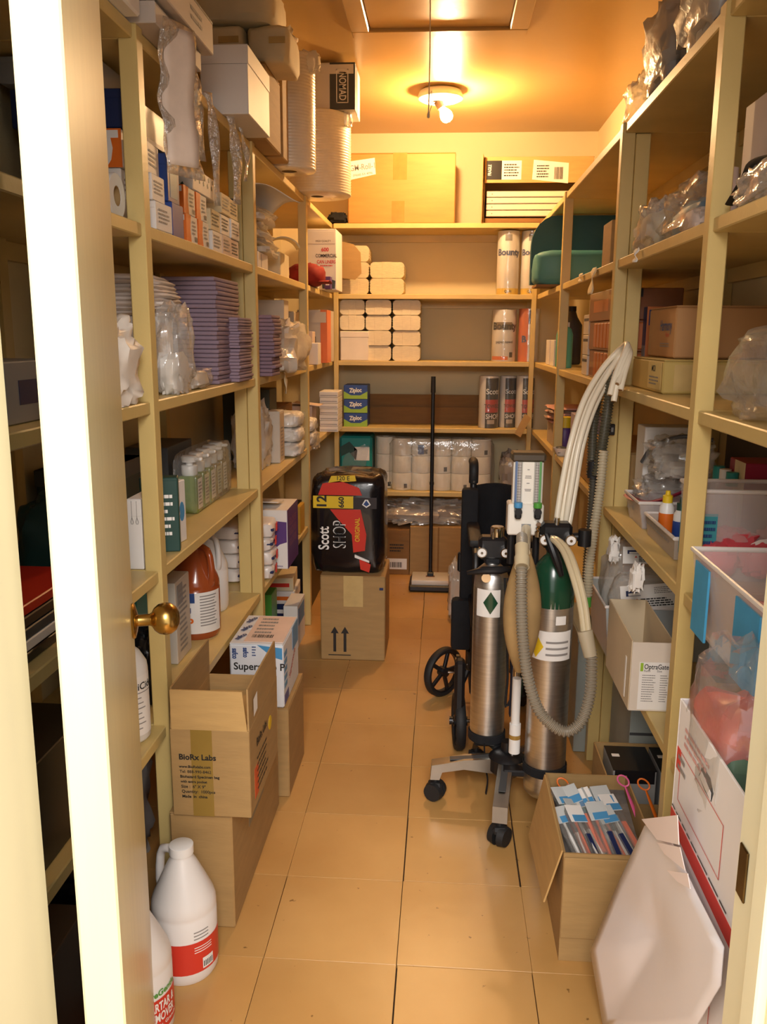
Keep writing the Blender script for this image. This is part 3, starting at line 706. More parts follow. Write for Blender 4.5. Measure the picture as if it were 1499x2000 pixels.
# bay 3, second board
t, S = block('liner_box', 'white box lettered COMMERCIAL CAN LINERS at the corner of the left shelf', 'box', (600, 657, 447, 562), WHITEB, .26, Y=4.52, zb=Z5)
text(t, S, 'front', .56, .80, .010, 'HIGH QUALITY', INK, sx=.8); text(t, S, 'front', .62, .66, .018, '600', RED, bold=.03); text(t, S, 'front', .66, .56, .017, 'COMMERCIAL', INK, sx=.72, bold=.02); text(t, S, 'front', .66, .46, .017, 'CAN LINERS', RED, sx=.72, bold=.02); lines(t, S, 'front', .45, .38, .9, .42, 1, INKR, 3)
patch(t, S, 'front', 0, 0, 0, 0, DGREY, 'bag_picture', poly=[(.52, .02), (.95, .02), (.97, .15), (.85, .17), (.74, .22), (.62, .17), (.5, .14)])
t = thing('red_cap', 'dark red cloth cap lying before the can liner box', 'cap', (-.66, 4.22, Z5+.008))
B().blob((0, 0, .045), (.17, .20, .11), seed=6, amp=.12, sq=.8).done('crown', mat('red_cloth', '#8e1f16', .8, var=.15), t, smooth=50)
b_ = B(); b_.grid(lambda u, v: (.06+.05*v, -.08+.16*u, .012+.01*math.sin(u*PI)), 8, 3); o = b_.done('brim', mat('red_cloth'), t); o.modifiers.new('thickness', 'SOLIDIFY').thickness = .003
t, S = block('small_carton', 'small purple and white box at the foot of the can liner box', 'box', (634, 646, 540, 566), PURPLE, .06, Y=4.44, zb=Z5, flap=False); patch(t, S, 'front', .2, .3, .8, .7, WHITEI, 'white_panel')
bag('paper_wad', 'crumpled white tissue on the shelf edge by the red cap', 'paper', (-.64, 4.34, Z5), (.03, .12, .03), PAPER, 31, amp=.4)

# ================================================================ third board (z4)
t, S = box3('supply_box', 'white box lettered Plus under folded white pads by the open door', 'box', (-.93, -.70), (2.02, 2.22), (Z4, Z4+.185), WHITEB)
text(t, S, 'front', .72, .72, .016, 'Plus', INK); text(t, S, 'front', .93, .80, .010, '+', INK); text(t, S, 'right', .4, .72, .016, 'Plus+', INK)
rn = random.Random(9)
for k in range(9):
    t = thing('folded_pad', ORD[k]+' folded white pad from the bottom of the pile on the Plus box', 'pad', (-.80+rn.uniform(-.01, .01), 2.13+rn.uniform(-.01, .01), Z4+.186+.0105*k), rn.uniform(-.1, .1), 'white pads on the box lettered Plus')
    B().blob((0, 0, .006), (.27-.012*max(0, k-4), .24, .0145), seed=60+k, amp=.10, sq=.45, nu=26, nv=6).done('pad', mat('offwhite_cloth', '#ded2c8', .85, var=.1, bump=.2), t, smooth=40)
bag('white_bag', 'white plastic bag bulging over the shelf edge by the open door', 'bag', (-.69, 1.70, Z4), (.13, .17, .18), mat('white_sack', '#e6dccf', .5, var=.1, scale=12), 21, amp=.3)
bag('plastic_bag', 'clear bag of white cloths right of the first left post', 'bag', (-.660, 2.09, Z4), (.075, .16, .215), FILMH, 22, inner=[((0, 0, 0), (.05, .12, .10), PAPER, 'white_cloth')], amp=.25)
bag('wrapped_pack', 'clear wrapped white pack lying before the tall purple pad stack', 'pack', (-.70, 2.30, Z4), (.12, .20, .055), FILM, 23, inner=[((0, 0, 0), (.11, .18, .048), PAPER, 'white_pack')], amp=.12, sq=.4)
x0, x1, z0, z1, _ = fit(320, 424, 540, 740, Y=2.48)
pads(24, 'tall lavender stack on the third left shelf', (x0, x1), (2.48, 2.76), Z4, z1, LAV, 'tall stack of lavender pads')
x0, x1, z0, z1, _ = fit(424, 468, 620, 740, Y=2.62)
pads(11, 'upper short lavender stack by the second left post', (x0, x1), (2.62, 2.80), Z4+.102, z1, LAV, 'upper short stack of lavender pads', 2)
pads(10, 'lower short lavender stack by the second left post', (x0, x1), (2.62, 2.80), Z4, Z4+.1, LAV, 'lower short stack of lavender pads', 3)
t, S = box3('carton_box', 'brownish box behind the short purple pad stacks', 'box', (-.86, -.715), (2.815, 2.90), (Z4, Z4+.26), CARDD)
x0, x1, z0, z1, _ = fit(506, 534, 615, 730, Y=3.0)
pads(16, 'rumpled lavender stack behind the second left post', (-.70, x1), (3.0, 3.14), Z4, z1, LAVD, 'rumpled stack of lavender pads', 4, wav=.006)
bag('plastic_bag', 'shiny white plastic bag overhanging the third left shelf', 'bag', (-.655, 3.47, Z4), (.19, .50, .20), FILMW, 25, inner=[((-.02, 0, 0), (.13, .38, .11), PAPER, 'white_cloth')], amp=.3, nu=34, nv=20)
strip('paper_tag', 'cream paper tag hanging below the shiny white plastic bag', 'tag', [(-.627, 3.40, Z4), (-.622, 3.40, Z4-.03), (-.620, 3.39, Z4-.085)], .03, CREAMP)
t, S = box3('product_box', 'grey white box with a dark tap picture behind the white plastic bag', 'box', (-.93, -.69), (3.75, 3.86), (Z4, Z4+.29), mat('grey_white_board', '#cfc4b4', .6))
patch(t, S, 'front', 0, 0, 0, 0, DGREY, 'tap_picture', poly=[(.45, .62), (.62, .66), (.8, .70), (.92, .74), (.95, .71), (.82, .66), (.84, .60), (.74, .60), (.74, .54), (.66, .54), (.6, .6)])
t, S = box3('carton_box', 'beige lidded box behind the third left post', 'box', (-.93, -.70), (4.05, 4.30), (Z4, Z4+.25), mat('beige_board', '#bfae95', .65)); B().box((0, 0, S[2]-.03), (S[0]+.005, S[1]+.005, .055), bev=.002).done('lid', mat('beige_board'), t)
t, S = box3('small_carton', 'small white upright box right of the third left post', 'box', (-.70, -.612), (4.22, 4.32), (Z4, Z4+.105), WHITEB)
t, S = box3('small_carton', 'blush pink box standing behind the third left post', 'box', (-.77, -.655), (4.33, 4.42), (Z4, Z4+.16), mat('blush_board'))
t, S = box3('bandage_box', 'white box with an orange side at the corner of the third left shelf', 'box', (-.76, -.605), (4.50, 4.78), (Z4, Z4+.27), mat('grey_white_board'))
patch(t, S, 'right', 0, 0, .55, 1, ORANGE, 'orange_side'); patch(t, S, 'front', .78, 0, 1, 1, ORANGE, 'orange_edge'); patch(t, S, 'front', .30, .18, .62, .50, INK, 'black_panel'); text(t, S, 'front', .46, .36, .02, '4', WHITEI)
t, S = box3('tissue_box', 'dark box with a white letter between the left shelf boxes', 'box', (-.83, -.78), (3.84, 3.92), (Z4, Z4+.20), INK); patch(t, S, 'front', .3, .5, .7, .9, WHITEI, 'white_panel')

# ================================================================ fourth board (z1)
bag('green_sack', 'dark green printed sack behind the open door', 'bag', (-.76, 1.66, Z1), (.16, .18, .22), mat('dark_green_sack', '#24413d', .4, var=.2), 51, amp=.15)
t, S = block('hanger_box', 'tall white box with hanger drawings beside the open door', 'box', (250, 278, 975, 1113), WHITEB, .14, zb=Z1)
for u in (.35, .70):
    O, a_, bb, nn = face(S, 'front'); pts = [(u, .97), (u, .74), (u-.09, .68), (u-.05, .65), (u+.05, .65), (u+.09, .68), (u, .74)]
    B().tube([O+a_*p[0]+bb*p[1]+nn*.0008 for p in pts], .0008, n=4).done('hanger_print', INKG, t)
YH = t.location.y
t, S = box3('wipes_box', 'dark green box with white lettering on the hanger box shelf', 'box', (-.73, -.640), (YH+.09, YH+.13), (Z1, Z1+.185), DGREEN, .25)
text(t, S, 'right', .5, .5, .012, 'green', WHITEI); lines(t, S, 'front', .1, .2, .9, .8, 6, WHITEI, 4)
t, S = box3('wipes_box', 'white box with a blue disc leaning on the dark green box', 'box', (-.72, -.660), (YH+.18, YH+.23), (Z1, Z1+.16), WHITEB, -.12)
patch(t, S, 'right', 0, 0, 0, 0, SKY, 'blue_disc', poly=[(.5+.3*math.cos(k*PI/6), .5+.16*math.sin(k*PI/6)) for k in range(12)]); patch(t, S, 'front', 0, 0, 0, 0, SKY, 'blue_disc', poly=[(.6+.25*math.cos(k*PI/6), .5+.14*math.sin(k*PI/6)) for k in range(12)])
t, S = box3('dark_box', 'dark teal lidded box at the back behind the hanger box', 'box', (-.95, -.79), (YH+.02, YH+.30), (Z1, Z1+.21), mat('dark_teal_board', '#2c3d3c', .5)); B().box((0, 0, S[2]-.02), (S[0]+.006, S[1]+.006, .04), bev=.002).done('lid', DGREY, t)
# pump soap bottles in a film pack
SOAP = mat('green_soap', '#8fa64a', .15, var=.05, trans=.35); p = U(368, 1004, Z=Z1)
names = ('nearest', 'second', 'third', 'fourth', 'farthest')
for k in range(5):
    t = thing('soap_bottle', names[k]+' green foaming soap bottle with a white pump in the row', 'bottle', (p.x-.002*k, p.y+.03+.083*k, Z1+.001), 0, 'row of pump soap bottles')
    if k < 3: m = SOAP
    else: m = mat('amber_soap', '#a58a52', .15, var=.05, trans=.3)
    B().box((0, 0, .056), (.060, .062, .112), bev=.007, seg=2).done('bottle', m, t)
    B().lathe([(.020, .110), (.024, .116), (.024, .140), (.022, .142)], n=20).done('pump_collar', WHITEP, t, smooth=50)
    B().lathe([(.010, .142), (.010, .150), (.022, .152), (.024, .166), (.020, .170), (.001, .170)], n=18).box((.02, 0, .160), (.04, .014, .010), bev=.003).done('pump_head', WHITEP, t, smooth=40)
    patch(t, (.060, .062, .112), 'right', .14, .12, .86, .92, (PAPER, mat('pale_label', '#d9dcc4', .6))[k % 2], 'paper_label'); lines(t, (.060, .062, .112), 'right', .2, .2, .8, .85, 7, INKG, k)
t = thing('shrink_film', 'clear shrink film round the row of soap bottles', 'film', (p.x-.004, p.y+.196, Z1+.001))
b_ = B(); b_.blob((0, 0, .088), (.078, .45, .18), seed=3, amp=.06, sq=.25, nu=30, nv=12); b_.done('film', FILM, t, smooth=30)
t, S = box3('dark_box', 'grey brown box behind the soap bottle row', 'box', (-.95, -.82), (2.50, 2.75), (Z1, Z1+.19), DGREY)
bag('snack_bag', 'crumpled brown and white film bag beside the soap bottles', 'bag', (-.755, 2.84, Z1), (.06, .05, .16), mat('brown_film', '#8e7048', .3, var=.4, scale=20), 53, amp=.3)
# bay 2
p = U(548, 905, Z=Z1)
t, S = box3('supply_box', 'tall white box with an open top on the fourth left shelf', 'box', (p.x-.11, p.x), (p.y, p.y+.10), (Z1, Z1+.215), mat('grey_white_board'), 0)
patch(t, S, 'right', .05, .05, .95, .95, mat('beige_board'), 'side_panel'); lines(t, S, 'right', .2, .1, .8, .7, 9, INKG, 3)
bag('plastic_bag', 'milky plastic bag stuffed beside the tall open white box', 'bag', (p.x-.09, p.y-.12, Z1), (.14, .20, .26), FILMW, 54, inner=[((0, 0, 0), (.10, .14, .12), PAPER, 'white_cloth')], amp=.25)
t, S = carton('carton', 'brown carton behind the white wrapped rolls', (-.94, -.74), (3.84, 4.2), (Z1, Z1+.20), CARDD)
k = 0
for yy in (3.74, 4.13):
    for r_ in range(3 if yy < 4 else 2):
        t = thing('wrapped_roll', ('lowest', 'middle', 'top')[r_]+' film-wrapped white roll '+('before', 'behind')[yy > 4]+' the third left post', 'roll', (-.675, yy, Z1+.001+.064*r_), 0, 'film-wrapped white rolls')
        B().blob((0, 0, .032), (.12, .19, .064), seed=70+k, amp=.10, sq=.5, nu=26, nv=12).done('roll', PAPER, t, smooth=40)
        B().blob((0, 0, .032), (.126, .20, .066), seed=90+k, amp=.2, sq=.55, nu=26, nv=12).done('film', FILM, t, smooth=25); k += 1
bag('plastic_bag', 'crumpled clear film hanging over the edge by the wrapped rolls', 'bag', (-.615, 4.13, Z1-.02), (.03, .14, .07), FILM, 55, amp=.45)
t, S = box3('carton_box', 'beige box with a lifted lid behind the wrapped rolls', 'box', (-.80, -.66), (4.32, 4.46), (Z1, Z1+.17), mat('blush_board'))
B().box((.02, 0, S[2]+.01), (S[0], S[1], .003), M=Matrix.Rotation(.1, 4, 'Y')).done('lid', mat('blush_board'), t)
for k in range(7):
    t, S = box3('index_box', ORD[k]+' thin white box from the bottom of the stack at the left corner', 'box', (-.675+.002*(k % 2), -.572), (4.68, 4.88), (Z1+.0315*k, Z1+.031+.0315*k), WHITEB, 0, 'thin white boxes at the left corner', flap=False); patch(t, S, 'front', .05, .3, .95, .4, INKG, 'edge_print')
t, S = box3('dark_box', 'dark olive box under the second left shelf corner', 'box', (-.92, -.72), (3.55, 3.70), (Z1+.0, Z1+.30), mat('olive_board', '#3f4030', .6)); patch(t, S, 'front', .6, .1, .9, .5, GREEN, 'green_panel')

# ================================================================ fifth board (z0)
CLR = mat('milky_bottle', '#e9e6e0', .4, var=.03)
p = U(262, 1462, Z=Z0)
t = thing('disinfectant_bottle', 'tall white bottle lettered CaviCide beside the door knob', 'bottle', (-.70, p.y+.05, Z0+.001))
B().lathe([(.046, 0), (.052, .008), (.052, .165), (.050, .180), (.036, .205), (.018, .222), (.015, .228), (.015, .245)], n=32).done('body', CLR, t, smooth=55)
B().lathe([(.017, .235), (.017, .262), (.001, .263)], n=20).done('cap', WHITEP, t)
band(t, .052, .02, .16, PAPER, 'paper_label', -PI*.95, .2); bandtext(t, .052, .135, .016, 'CaviCide', INK, ang=-.55); band(t, .052, .120, .122, INKG, 'label_line', -PI*.95, .2, off=.0014)
for k in range(7): band(t, .052, .108-.012*k, .1105-.012*k, INKG, 'small_print', -1.5, -.5+.1*(k % 3), off=.0014)
t, S = box3('teal_box', 'teal box behind the bottle lettered CaviCide', 'box', (-.93, -.76), (2.02, 2.16), (Z0, Z0+.27), TEAL); patch(t, S, 'right', .1, .1, .9, .4, BLUE, 'blue_panel')
bag('black_bag', 'black plastic bag between the white bottle and the teal box', 'bag', (-.74, 1.96, Z0), (.10, .08, .20), mat('black_film', '#15171a', .25, var=.2), 56, amp=.3)
t, S = block('supply_box', 'grey white box beside the orange jug', 'box', (312, 345, 1140, 1298), mat('grey_white_board'), .13, zb=Z0, dx=(0, 0)); lines(t, S, 'right', .2, .1, .8, .9, 12, INKG, 8); patch(t, S, 'right', .1, .7, .5, .95, GREY, 'grey_panel')
p = U(372, 1252, Z=Z0)
AMB = mat('orange_liquid_jug', '#b4562a', .18, var=.06, trans=.25, coat=.4)
t = jug('soap_jug', 'orange gallon jug with a white label on the lowest left shelf', (p.x, p.y+.07, Z0), .074, .30, AMB, WHITEP, rz=2.6)
rz_ = -2.6
band(t, .074, .022, .148, PAPER, 'paper_label', -PI*.80+rz_, -.10+rz_); band(t, .074, .118, .148, INKB, 'blue_corner', -2.3+rz_, -1.32+rz_, off=.0014)
for k in range(11): band(t, .074, .135-.009*k, .1385-.009*k, INKG, 'small_print', -1.12+rz_, -.35+rz_-.06*(k % 3), n=8, off=.0014)
bandtext(t, .074, .065, .020, 'o', ORANGE, ang=-1.5+rz_, bold=.06); bandtext(t, .074, .092, .018, 'U', INKB, ang=-1.6+rz_, bold=.06)
jug('bleach_jug', 'white gallon jug behind the orange jug', (-.765, 2.70, Z0), .064, .27, CLR, WHITEP, rz=2.4)
def wipes(lb, c, w, d, n_, rz=0, grp=None):
    for k in range(n_):
        t = thing('wipes_pack', ('lowest', 'second', 'third', 'fourth', 'top')[k]+' '+lb, 'wipes', (c[0]+.004*(k % 2), c[1], c[2]+.001+.054*k), rz, grp)
        B().blob((0, 0, .026), (w, d, .056), seed=110+k+int(c[1]*10), amp=.10, sq=.42, nu=28, nv=10).done('pack', mat('white_wipes_film', '#e6dfd8', .3, var=.04), t, smooth=40)
        B().box((w*.0, 0, .027), (w*1.0, d*.9, .010), bev=.003).done('blue_seam', NAVY, t)
        patch(t, (w, d, .052), 'right', .40, .25, .62, .8, RED, 'red_mark', off=.006, th=.004)
wipes('soft white wipes pack behind the second left post', (-.80, 3.08, Z0), .15, .19, 4, 0, 'wipes packs deep in the shelf')
wipes('soft white wipes pack at the shelf edge before the purple box', (-.690, 3.12, Z0), .13, .16, 4, .1, 'wipes packs at the shelf edge')
bag('wipes_bag', 'white soft bag with a red mark behind the orange jug', 'bag', (-.83, 2.84, Z0), (.12, .10, .24), mat('white_wipes_film'), 57, amp=.18)
p = U(563, 1112, Z=Z0)
t, S = box3('glove_carton', 'purple and white carton with an open top on the lowest left shelf', 'box', (p.x-.155, p.x), (p.y, p.y+.24), (Z0, Z0+.235), WHITEB, .0, flap=False)
patch(t, S, 'front', 0, 0, 0, 0, PURPLE, 'purple_print', poly=[(.98, .80), (.30, .84), (.22, .78), (.30, .60), (.38, .30), (.46, .16), (.60, .30), (.80, .42), (.98, .46)]); patch(t, S, 'right', 0, 0, 1, 1, PURPLE, 'purple_side')
for v in (.75, .58, .40): text(t, S, 'right', .5, v, .028, 'GLOVES', mat('plum_ink', '#8a5a7c', .5, var=0), sx=1.1, bold=.04)
text(t, S, 'front', .8, .05, .008, 'latex', PURPLE)
B().box((-.02, -.06, S[2]+.012), (S[0]*.75, .11, .003), M=Matrix.Rotation(-.12, 4, 'X')).done('open_flap', WHITEB, t)
t, S = box3('small_carton', 'yellow card standing beyond the purple glove carton', 'card', (-.66, -.64), (3.80, 3.92), (Z0, Z0+.13), mat('yellow_card', '#c99a2e', .6))
# under the lowest left board
bag('plastic_bag', 'clear bag holding a white ring on the floor behind the first left post', 'bag', (-.86, 2.02, 0), (.18, .20, .40), FILMD, 58, inner=[((0, 0, .02), (.12, .15, .16), BLACKP, 'black_contents')], amp=.25)
t = thing('white_ring', 'white plastic ring inside the clear bag on the floor', 'ring', (-.80, 1.96, .22)); B().tube([(0, .055*math.cos(k*PI/8), .085*math.sin(k*PI/8)) for k in range(16)], .006, n=6, closed=True).done('ring', WHITEP, t)
t, S = box3('small_carton', 'orange red box on the floor under the wipes packs', 'box', (-.80, -.66), (3.25, 3.45), (0, .18), mat('orange_red_board', '#b5552e', .5))
t, S = box3('small_carton', 'green upright box on the floor under the purple glove carton', 'box', (-.86, -.72), (3.50, 3.62), (0, .30), GREEN)
t, S = box3('small_carton', 'white box with a blue edge standing on the floor before the third left post', 'box', (-.70, -.635), (3.66, 3.86), (0, .20), WHITEB); patch(t, S, 'front', .05, .0, .4, .4, NAVY, 'dark_disc'); patch(t, S, 'right', .1, .5, .9, .9, SKY, 'blue_panel')
for k in range(4):
    t, S = box3('flat_box', ('lowest', 'second', 'third', 'top')[k]+' flat box in the stack under the lowest left shelf', 'box', (-.90, -.695-.01*(k % 2)), (3.90, 4.12), (.065*k, .064+.065*k), (WHITEB, NAVY, WHITEB, CREAMP)[k], .04*(k-1), 'flat boxes under the left shelf'); patch(t, S, 'front', .1, .3, .9, .6, (TEAL, WHITEI, ORANGE, RED)[k], 'printed_panel')
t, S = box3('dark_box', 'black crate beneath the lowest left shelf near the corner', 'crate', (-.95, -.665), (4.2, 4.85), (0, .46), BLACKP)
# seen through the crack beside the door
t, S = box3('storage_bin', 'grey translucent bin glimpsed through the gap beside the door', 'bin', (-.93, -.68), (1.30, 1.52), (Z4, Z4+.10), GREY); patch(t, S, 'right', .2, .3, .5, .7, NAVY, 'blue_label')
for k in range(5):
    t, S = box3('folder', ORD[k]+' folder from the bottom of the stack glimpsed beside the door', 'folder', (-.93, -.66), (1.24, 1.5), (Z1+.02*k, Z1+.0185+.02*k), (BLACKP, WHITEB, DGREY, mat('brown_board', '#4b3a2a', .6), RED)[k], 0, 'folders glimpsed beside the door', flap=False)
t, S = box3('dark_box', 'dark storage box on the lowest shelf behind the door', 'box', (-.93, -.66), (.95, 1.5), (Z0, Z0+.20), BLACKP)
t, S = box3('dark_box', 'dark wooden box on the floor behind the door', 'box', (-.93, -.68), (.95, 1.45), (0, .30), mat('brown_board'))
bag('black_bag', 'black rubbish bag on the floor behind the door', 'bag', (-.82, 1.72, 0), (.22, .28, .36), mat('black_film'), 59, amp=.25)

# ================================================================ floor, left
# two stacked cartons, the upper one open
p = U(460, 1814, Z=0); LX = p.x; LY = p.y
zt = U(470, 1592, Y=LY).z
t, S = carton('carton', 'plain brown carton on the floor under the open lettered carton', (-.622, LX), (LY, LY+.56), (0, zt), CARD)
patch(t, S, 'right', .30, .55, .62, .80, mat('faint_print', '#8d8066', .7), 'faint_print')
x1 = U(490, 1560, Y=LY-.012).x; x0 = max(U(338, 1560, Y=LY-.012).x, -.622); hz = U(420, 1428, Y=LY-.012).z-zt; fz = U(420, 1349, Y=LY-.012).z-zt; dd = .33
t = thing('carton', 'open brown carton lettered BioRx Labs on the stack by the first left post', 'carton', ((x0+x1)/2, LY-.012+dd/2, zt+.001)); w = x1-x0; S = (w, dd, hz); th = .004
B().box((0, -dd/2+th/2, hz/2), (w, th, hz), bev=.001).done('front_panel', CARD, t); B().box((0, dd/2-th/2, hz/2), (w, th, hz), bev=.001).done('back_panel', CARD, t)
for s in (-1, 1): B().box((s*(w/2-th/2), 0, hz/2), (th, dd-2*th-.001, hz), bev=.001).done('side_panel', CARD, t)
B().box((0, 0, th/2), (w-2*th-.002, dd-2*th-.002, th)).done('bottom_panel', CARD, t)
fh = fz-hz
B().prism([(-w/2+.004, 0), (w/2-.004, 0), (w/2-.012, fh), (-w/2+.006, fh)], 0, .004, axis='Y', M=Matrix.Translation((0, -dd/2, hz)) @ Matrix.Rotation(.06, 4, 'X')).done('front_flap', CARDL, t)
B().prism([(-dd/2+.004, 0), (dd/2-.004, 0), (dd/2-.006, fh), (-dd/2+.010, fh)], -.004, 0, axis='X', M=Matrix.Translation((w/2, 0, hz)) @ Matrix.Rotation(-.02, 4, 'Y')).done('side_flap', CARD, t)
B().prism([(-dd/2+.004, 0), (dd/2-.004, 0), (dd/2-.006, fh), (-dd/2+.010, fh)], 0, .004, axis='X', M=Matrix.Translation((-w/2, 0, hz)) @ Matrix.Rotation(.02, 4, 'Y')).done('side_flap', CARD, t)
B().box((0, .05, hz*.8), (w*.9, dd*.6, .01)).done('inner_flap', CARDL, t)
patch(t, S, 'front', .26, .0, .53, 1.0, mat('olive_tape', '#97793a', .25, var=.08), 'tape')
text(t, S, 'front', .10, .685, .0135, 'BioRx Labs', INK, align='LEFT', bold=.03)
for k, (s_, hh, bo) in enumerate((('www.BioRxlabs.com', .0062, .03), ('Tel: 888-990-8462', .0070, .01), ('Biohazard Specimen bag', .0066, .03), ('with extra pocket', .0060, .03), ('Size :  6" X 9"', .0072, .02), ('Quantity:  1000pcs', .0072, .02), ('Made  in  china', .0068, .03))):
    text(t, S, 'front', .10+.004*k, .575-.058*k, hh, s_, INK, align='LEFT', bold=bo)
text(t, S, 'right', .22, .70, .020, 'BioRx Labs', INK, rot=0, align='LEFT', sx=.9, bold=.03)
lines(t, S, 'right', .22, .12, .62, .55, 6, INK, 12, fill=.3)
patch(t, S, 'right', .14, .10, .26, .45, mat('orange_red_ink', '#d2552c', .5), 'hazard_mark')
patch(t, S, 'right', 0, 0, 0, 0, YELLOW, 'round_sticker', poly=[(.70+.055*math.cos(k*PI/7), .60+.085*math.sin(k*PI/7)) for k in range(14)])
O, a_, bb, nn = face(S, 'right')
q = B(); q.bm.faces.new([q.bm.verts.new(O+a_*u+bb*v+nn*.0048) for u, v in ((.10, 1.10), (.22, 1.12), (.22, 1.32), (.10, 1.30))]); q.done('address_label', PAPER, t, smooth=0)
# white cartons behind
pz = U(554, 1259, Y=LY+.60).z
x1 = U(554, 1300, Y=LY+.60).x; zb_ = U(554, 1384, Y=LY+.60).z
t, S = carton('carton', 'plain brown carton on the floor under the blue printed carton', (-.622, x1+.012), (LY+.60, LY+.88), (0, zb_), CARD)
t, S = carton('carton', 'white carton lettered Supersorb with blue print on the left floor stack', (-.622, x1), (LY+.60, LY+.86), (zb_+.0005, pz), mat('bluish_white_board', '#dfe2e6', .5))
text(t, S, 'front', .55, .64, .022, 'Supersorb P', INK, sx=1.0, bold=.02); text(t, S, 'front', .10, .84, .016, 'safco', INKB, rot=-PI/2, bold=.04, sx=.7); text(t, S, 'front', .30, .86, .015, 'safco', INKB, rot=-PI/2, bold=.04, sx=.7)
patch(t, S, 'front', 0, 0, 0, 0, SKY, 'blue_print', poly=[(.52, .98), (.98, .94), (.98, .76), (.80, .80)]); lines(t, S, 'front', .42, .80, .5, .97, 4, INKB, 3)
patch(t, S, 'top', .25, .05, .98, .95, mat('pinkish_paper', '#e3c9b8', .7), 'shipping_label', off=.0022, th=.002); lines(t, (S[0], S[1], S[2]+.0018), 'top', .35, .3, .7, .9, 5, INKG, 7); barcode(t, (S[0], S[1], S[2]+.0018), 'top', .35, .18, .75, .28)
for k in range(3): text(t, (S[0], S[1], S[2]+.0018), 'top', .14, .2+.3*k, .018, 'safco', INKB, rot=1.2, bold=.04)
for k in range(5): patch(t, S, 'right', .05, .28+.12*k, .22, .36+.12*k, SKY, 'blue_mark')
patch(t, S, 'right', .05, .03, .30, .18, BLUE, 'blue_panel'); patch(t, S, 'right', .6, .62, .98, .98, SKY, 'blue_panel'); text(t, S, 'right', .55, .45, .02, 'Supersorb', INKR, rot=.5)
# carton with two arrows and the black towel pack on it
p = U(690, 1290, Z=0); x0 = U(627, 1280, Y=p.y).x; x1 = U(752, 1280, Y=p.y).x; zt = U(690, 1125, Y=p.y).z; AY = p.y
t, S = carton('carton', 'brown carton with two black up arrows under the black towel pack', (x0, x1), (AY, AY+.30), (0, zt), CARD)
patch(t, S, 'front', .36, .64, .66, 1.0, TAPEL, 'tape')
for u in (.22, .38):
    patch(t, S, 'front', 0, 0, 0, 0, INK, 'up_arrow', poly=[(u-.022, .10), (u+.022, .10), (u+.022, .32), (u+.062, .32), (u, .40), (u-.062, .32), (u-.022, .32)])
patch(t, S, 'front', .12, .055, .47, .066, INK, 'arrow_line'); patch(t, S, 'front', .91, .84, .97, .87, NAVY, 'corner_mark')
x0 = U(608, 1050, Y=AY+.02).x; x1 = U(750, 1050, Y=AY+.02).x; ztop = U(680, 925, Y=AY+.04).z; w = x1-x0; h = ztop-zt
t = thing('towel_pack', 'black and red wrapped pack lettered Scott SHOP on the arrow carton', 'pack', ((x0+x1)/2, AY+.17, zt+.001)); S = (w, .27, h)
BF = mat('black_wrap', '#141215', .22, var=.15, coat=.4, bump=.25, bscale=18)
B().blob((0, 0, h*.48), (w*1.02, .28, h*1.02), seed=77, amp=.05, freq=3, sq=.28, nu=44, nv=26).done('wrapper', BF, t, smooth=40)
def pk(poly, m, nm, off=.010): patch(t, S, 'front', 0, 0, 0, 0, m, nm, off=off, th=.008, poly=poly)
pk([(.03, .66), (.58, .66), (.58, .78), (.03, .78)], YELLOW, 'yellow_band'); pk([(.58, .66), (.90, .66), (.90, .77), (.58, .77)], mat('dark_band', '#2a2226', .4), 'crest_band')
pk([(.10, .79), (.70, .79), (.66, .86), (.40, .93), (.16, .90)], RED, 'red_print'); pk([(.26, .65), (.68, .65), (.76, .40), (.74, .24), (.58, .22), (.56, .40), (.36, .56)], RED, 'red_print')
pk([(.24, .91), (.62, .93), (.60, .985), (.28, .975)], YELLOW, 'yellow_band')
pk([(.70, .70), (.74, .75), (.78, .75), (.82, .70), (.76, .67)], WHITEI, 'crest', .012); pk([(.72, .705), (.76, .745), (.80, .705), (.76, .685)], INKB, 'crest', .0135)
text(t, S, 'front', .155, .72, .040, '12', INK, rot=PI/2, off=.012, bold=.03); text(t, S, 'front', .42, .72, .022, '660', INK, rot=PI/2, off=.012, bold=.03)
text(t, S, 'front', .18, .36, .045, 'Scott', WHITEI, rot=PI/2, off=.013, sx=.75, bold=.02); text(t, S, 'front', .40, .40, .055, 'SHOP', WHITEI, rot=PI/2, off=.013, sx=.62, bold=.0)
text(t, S, 'front', .40, .40, .048, 'SHOP', INK, rot=PI/2, off=.0142, sx=.66, bold=.0); text(t, S, 'front', .64, .45, .020, 'ORIGINAL', YELLOW, rot=PI/2, off=.013, sx=.8); text(t, S, 'front', .44, .955, .018, '120 E', INK, off=.012)
pk([(.66, .16), (.82, .10), (.80, .02), (.68, .05)], RED, 'red_print'); pk([(.60, .20), (.80, .14), (.80, .12), (.60, .17)], WHITEI, 'pale_swirl', .012)
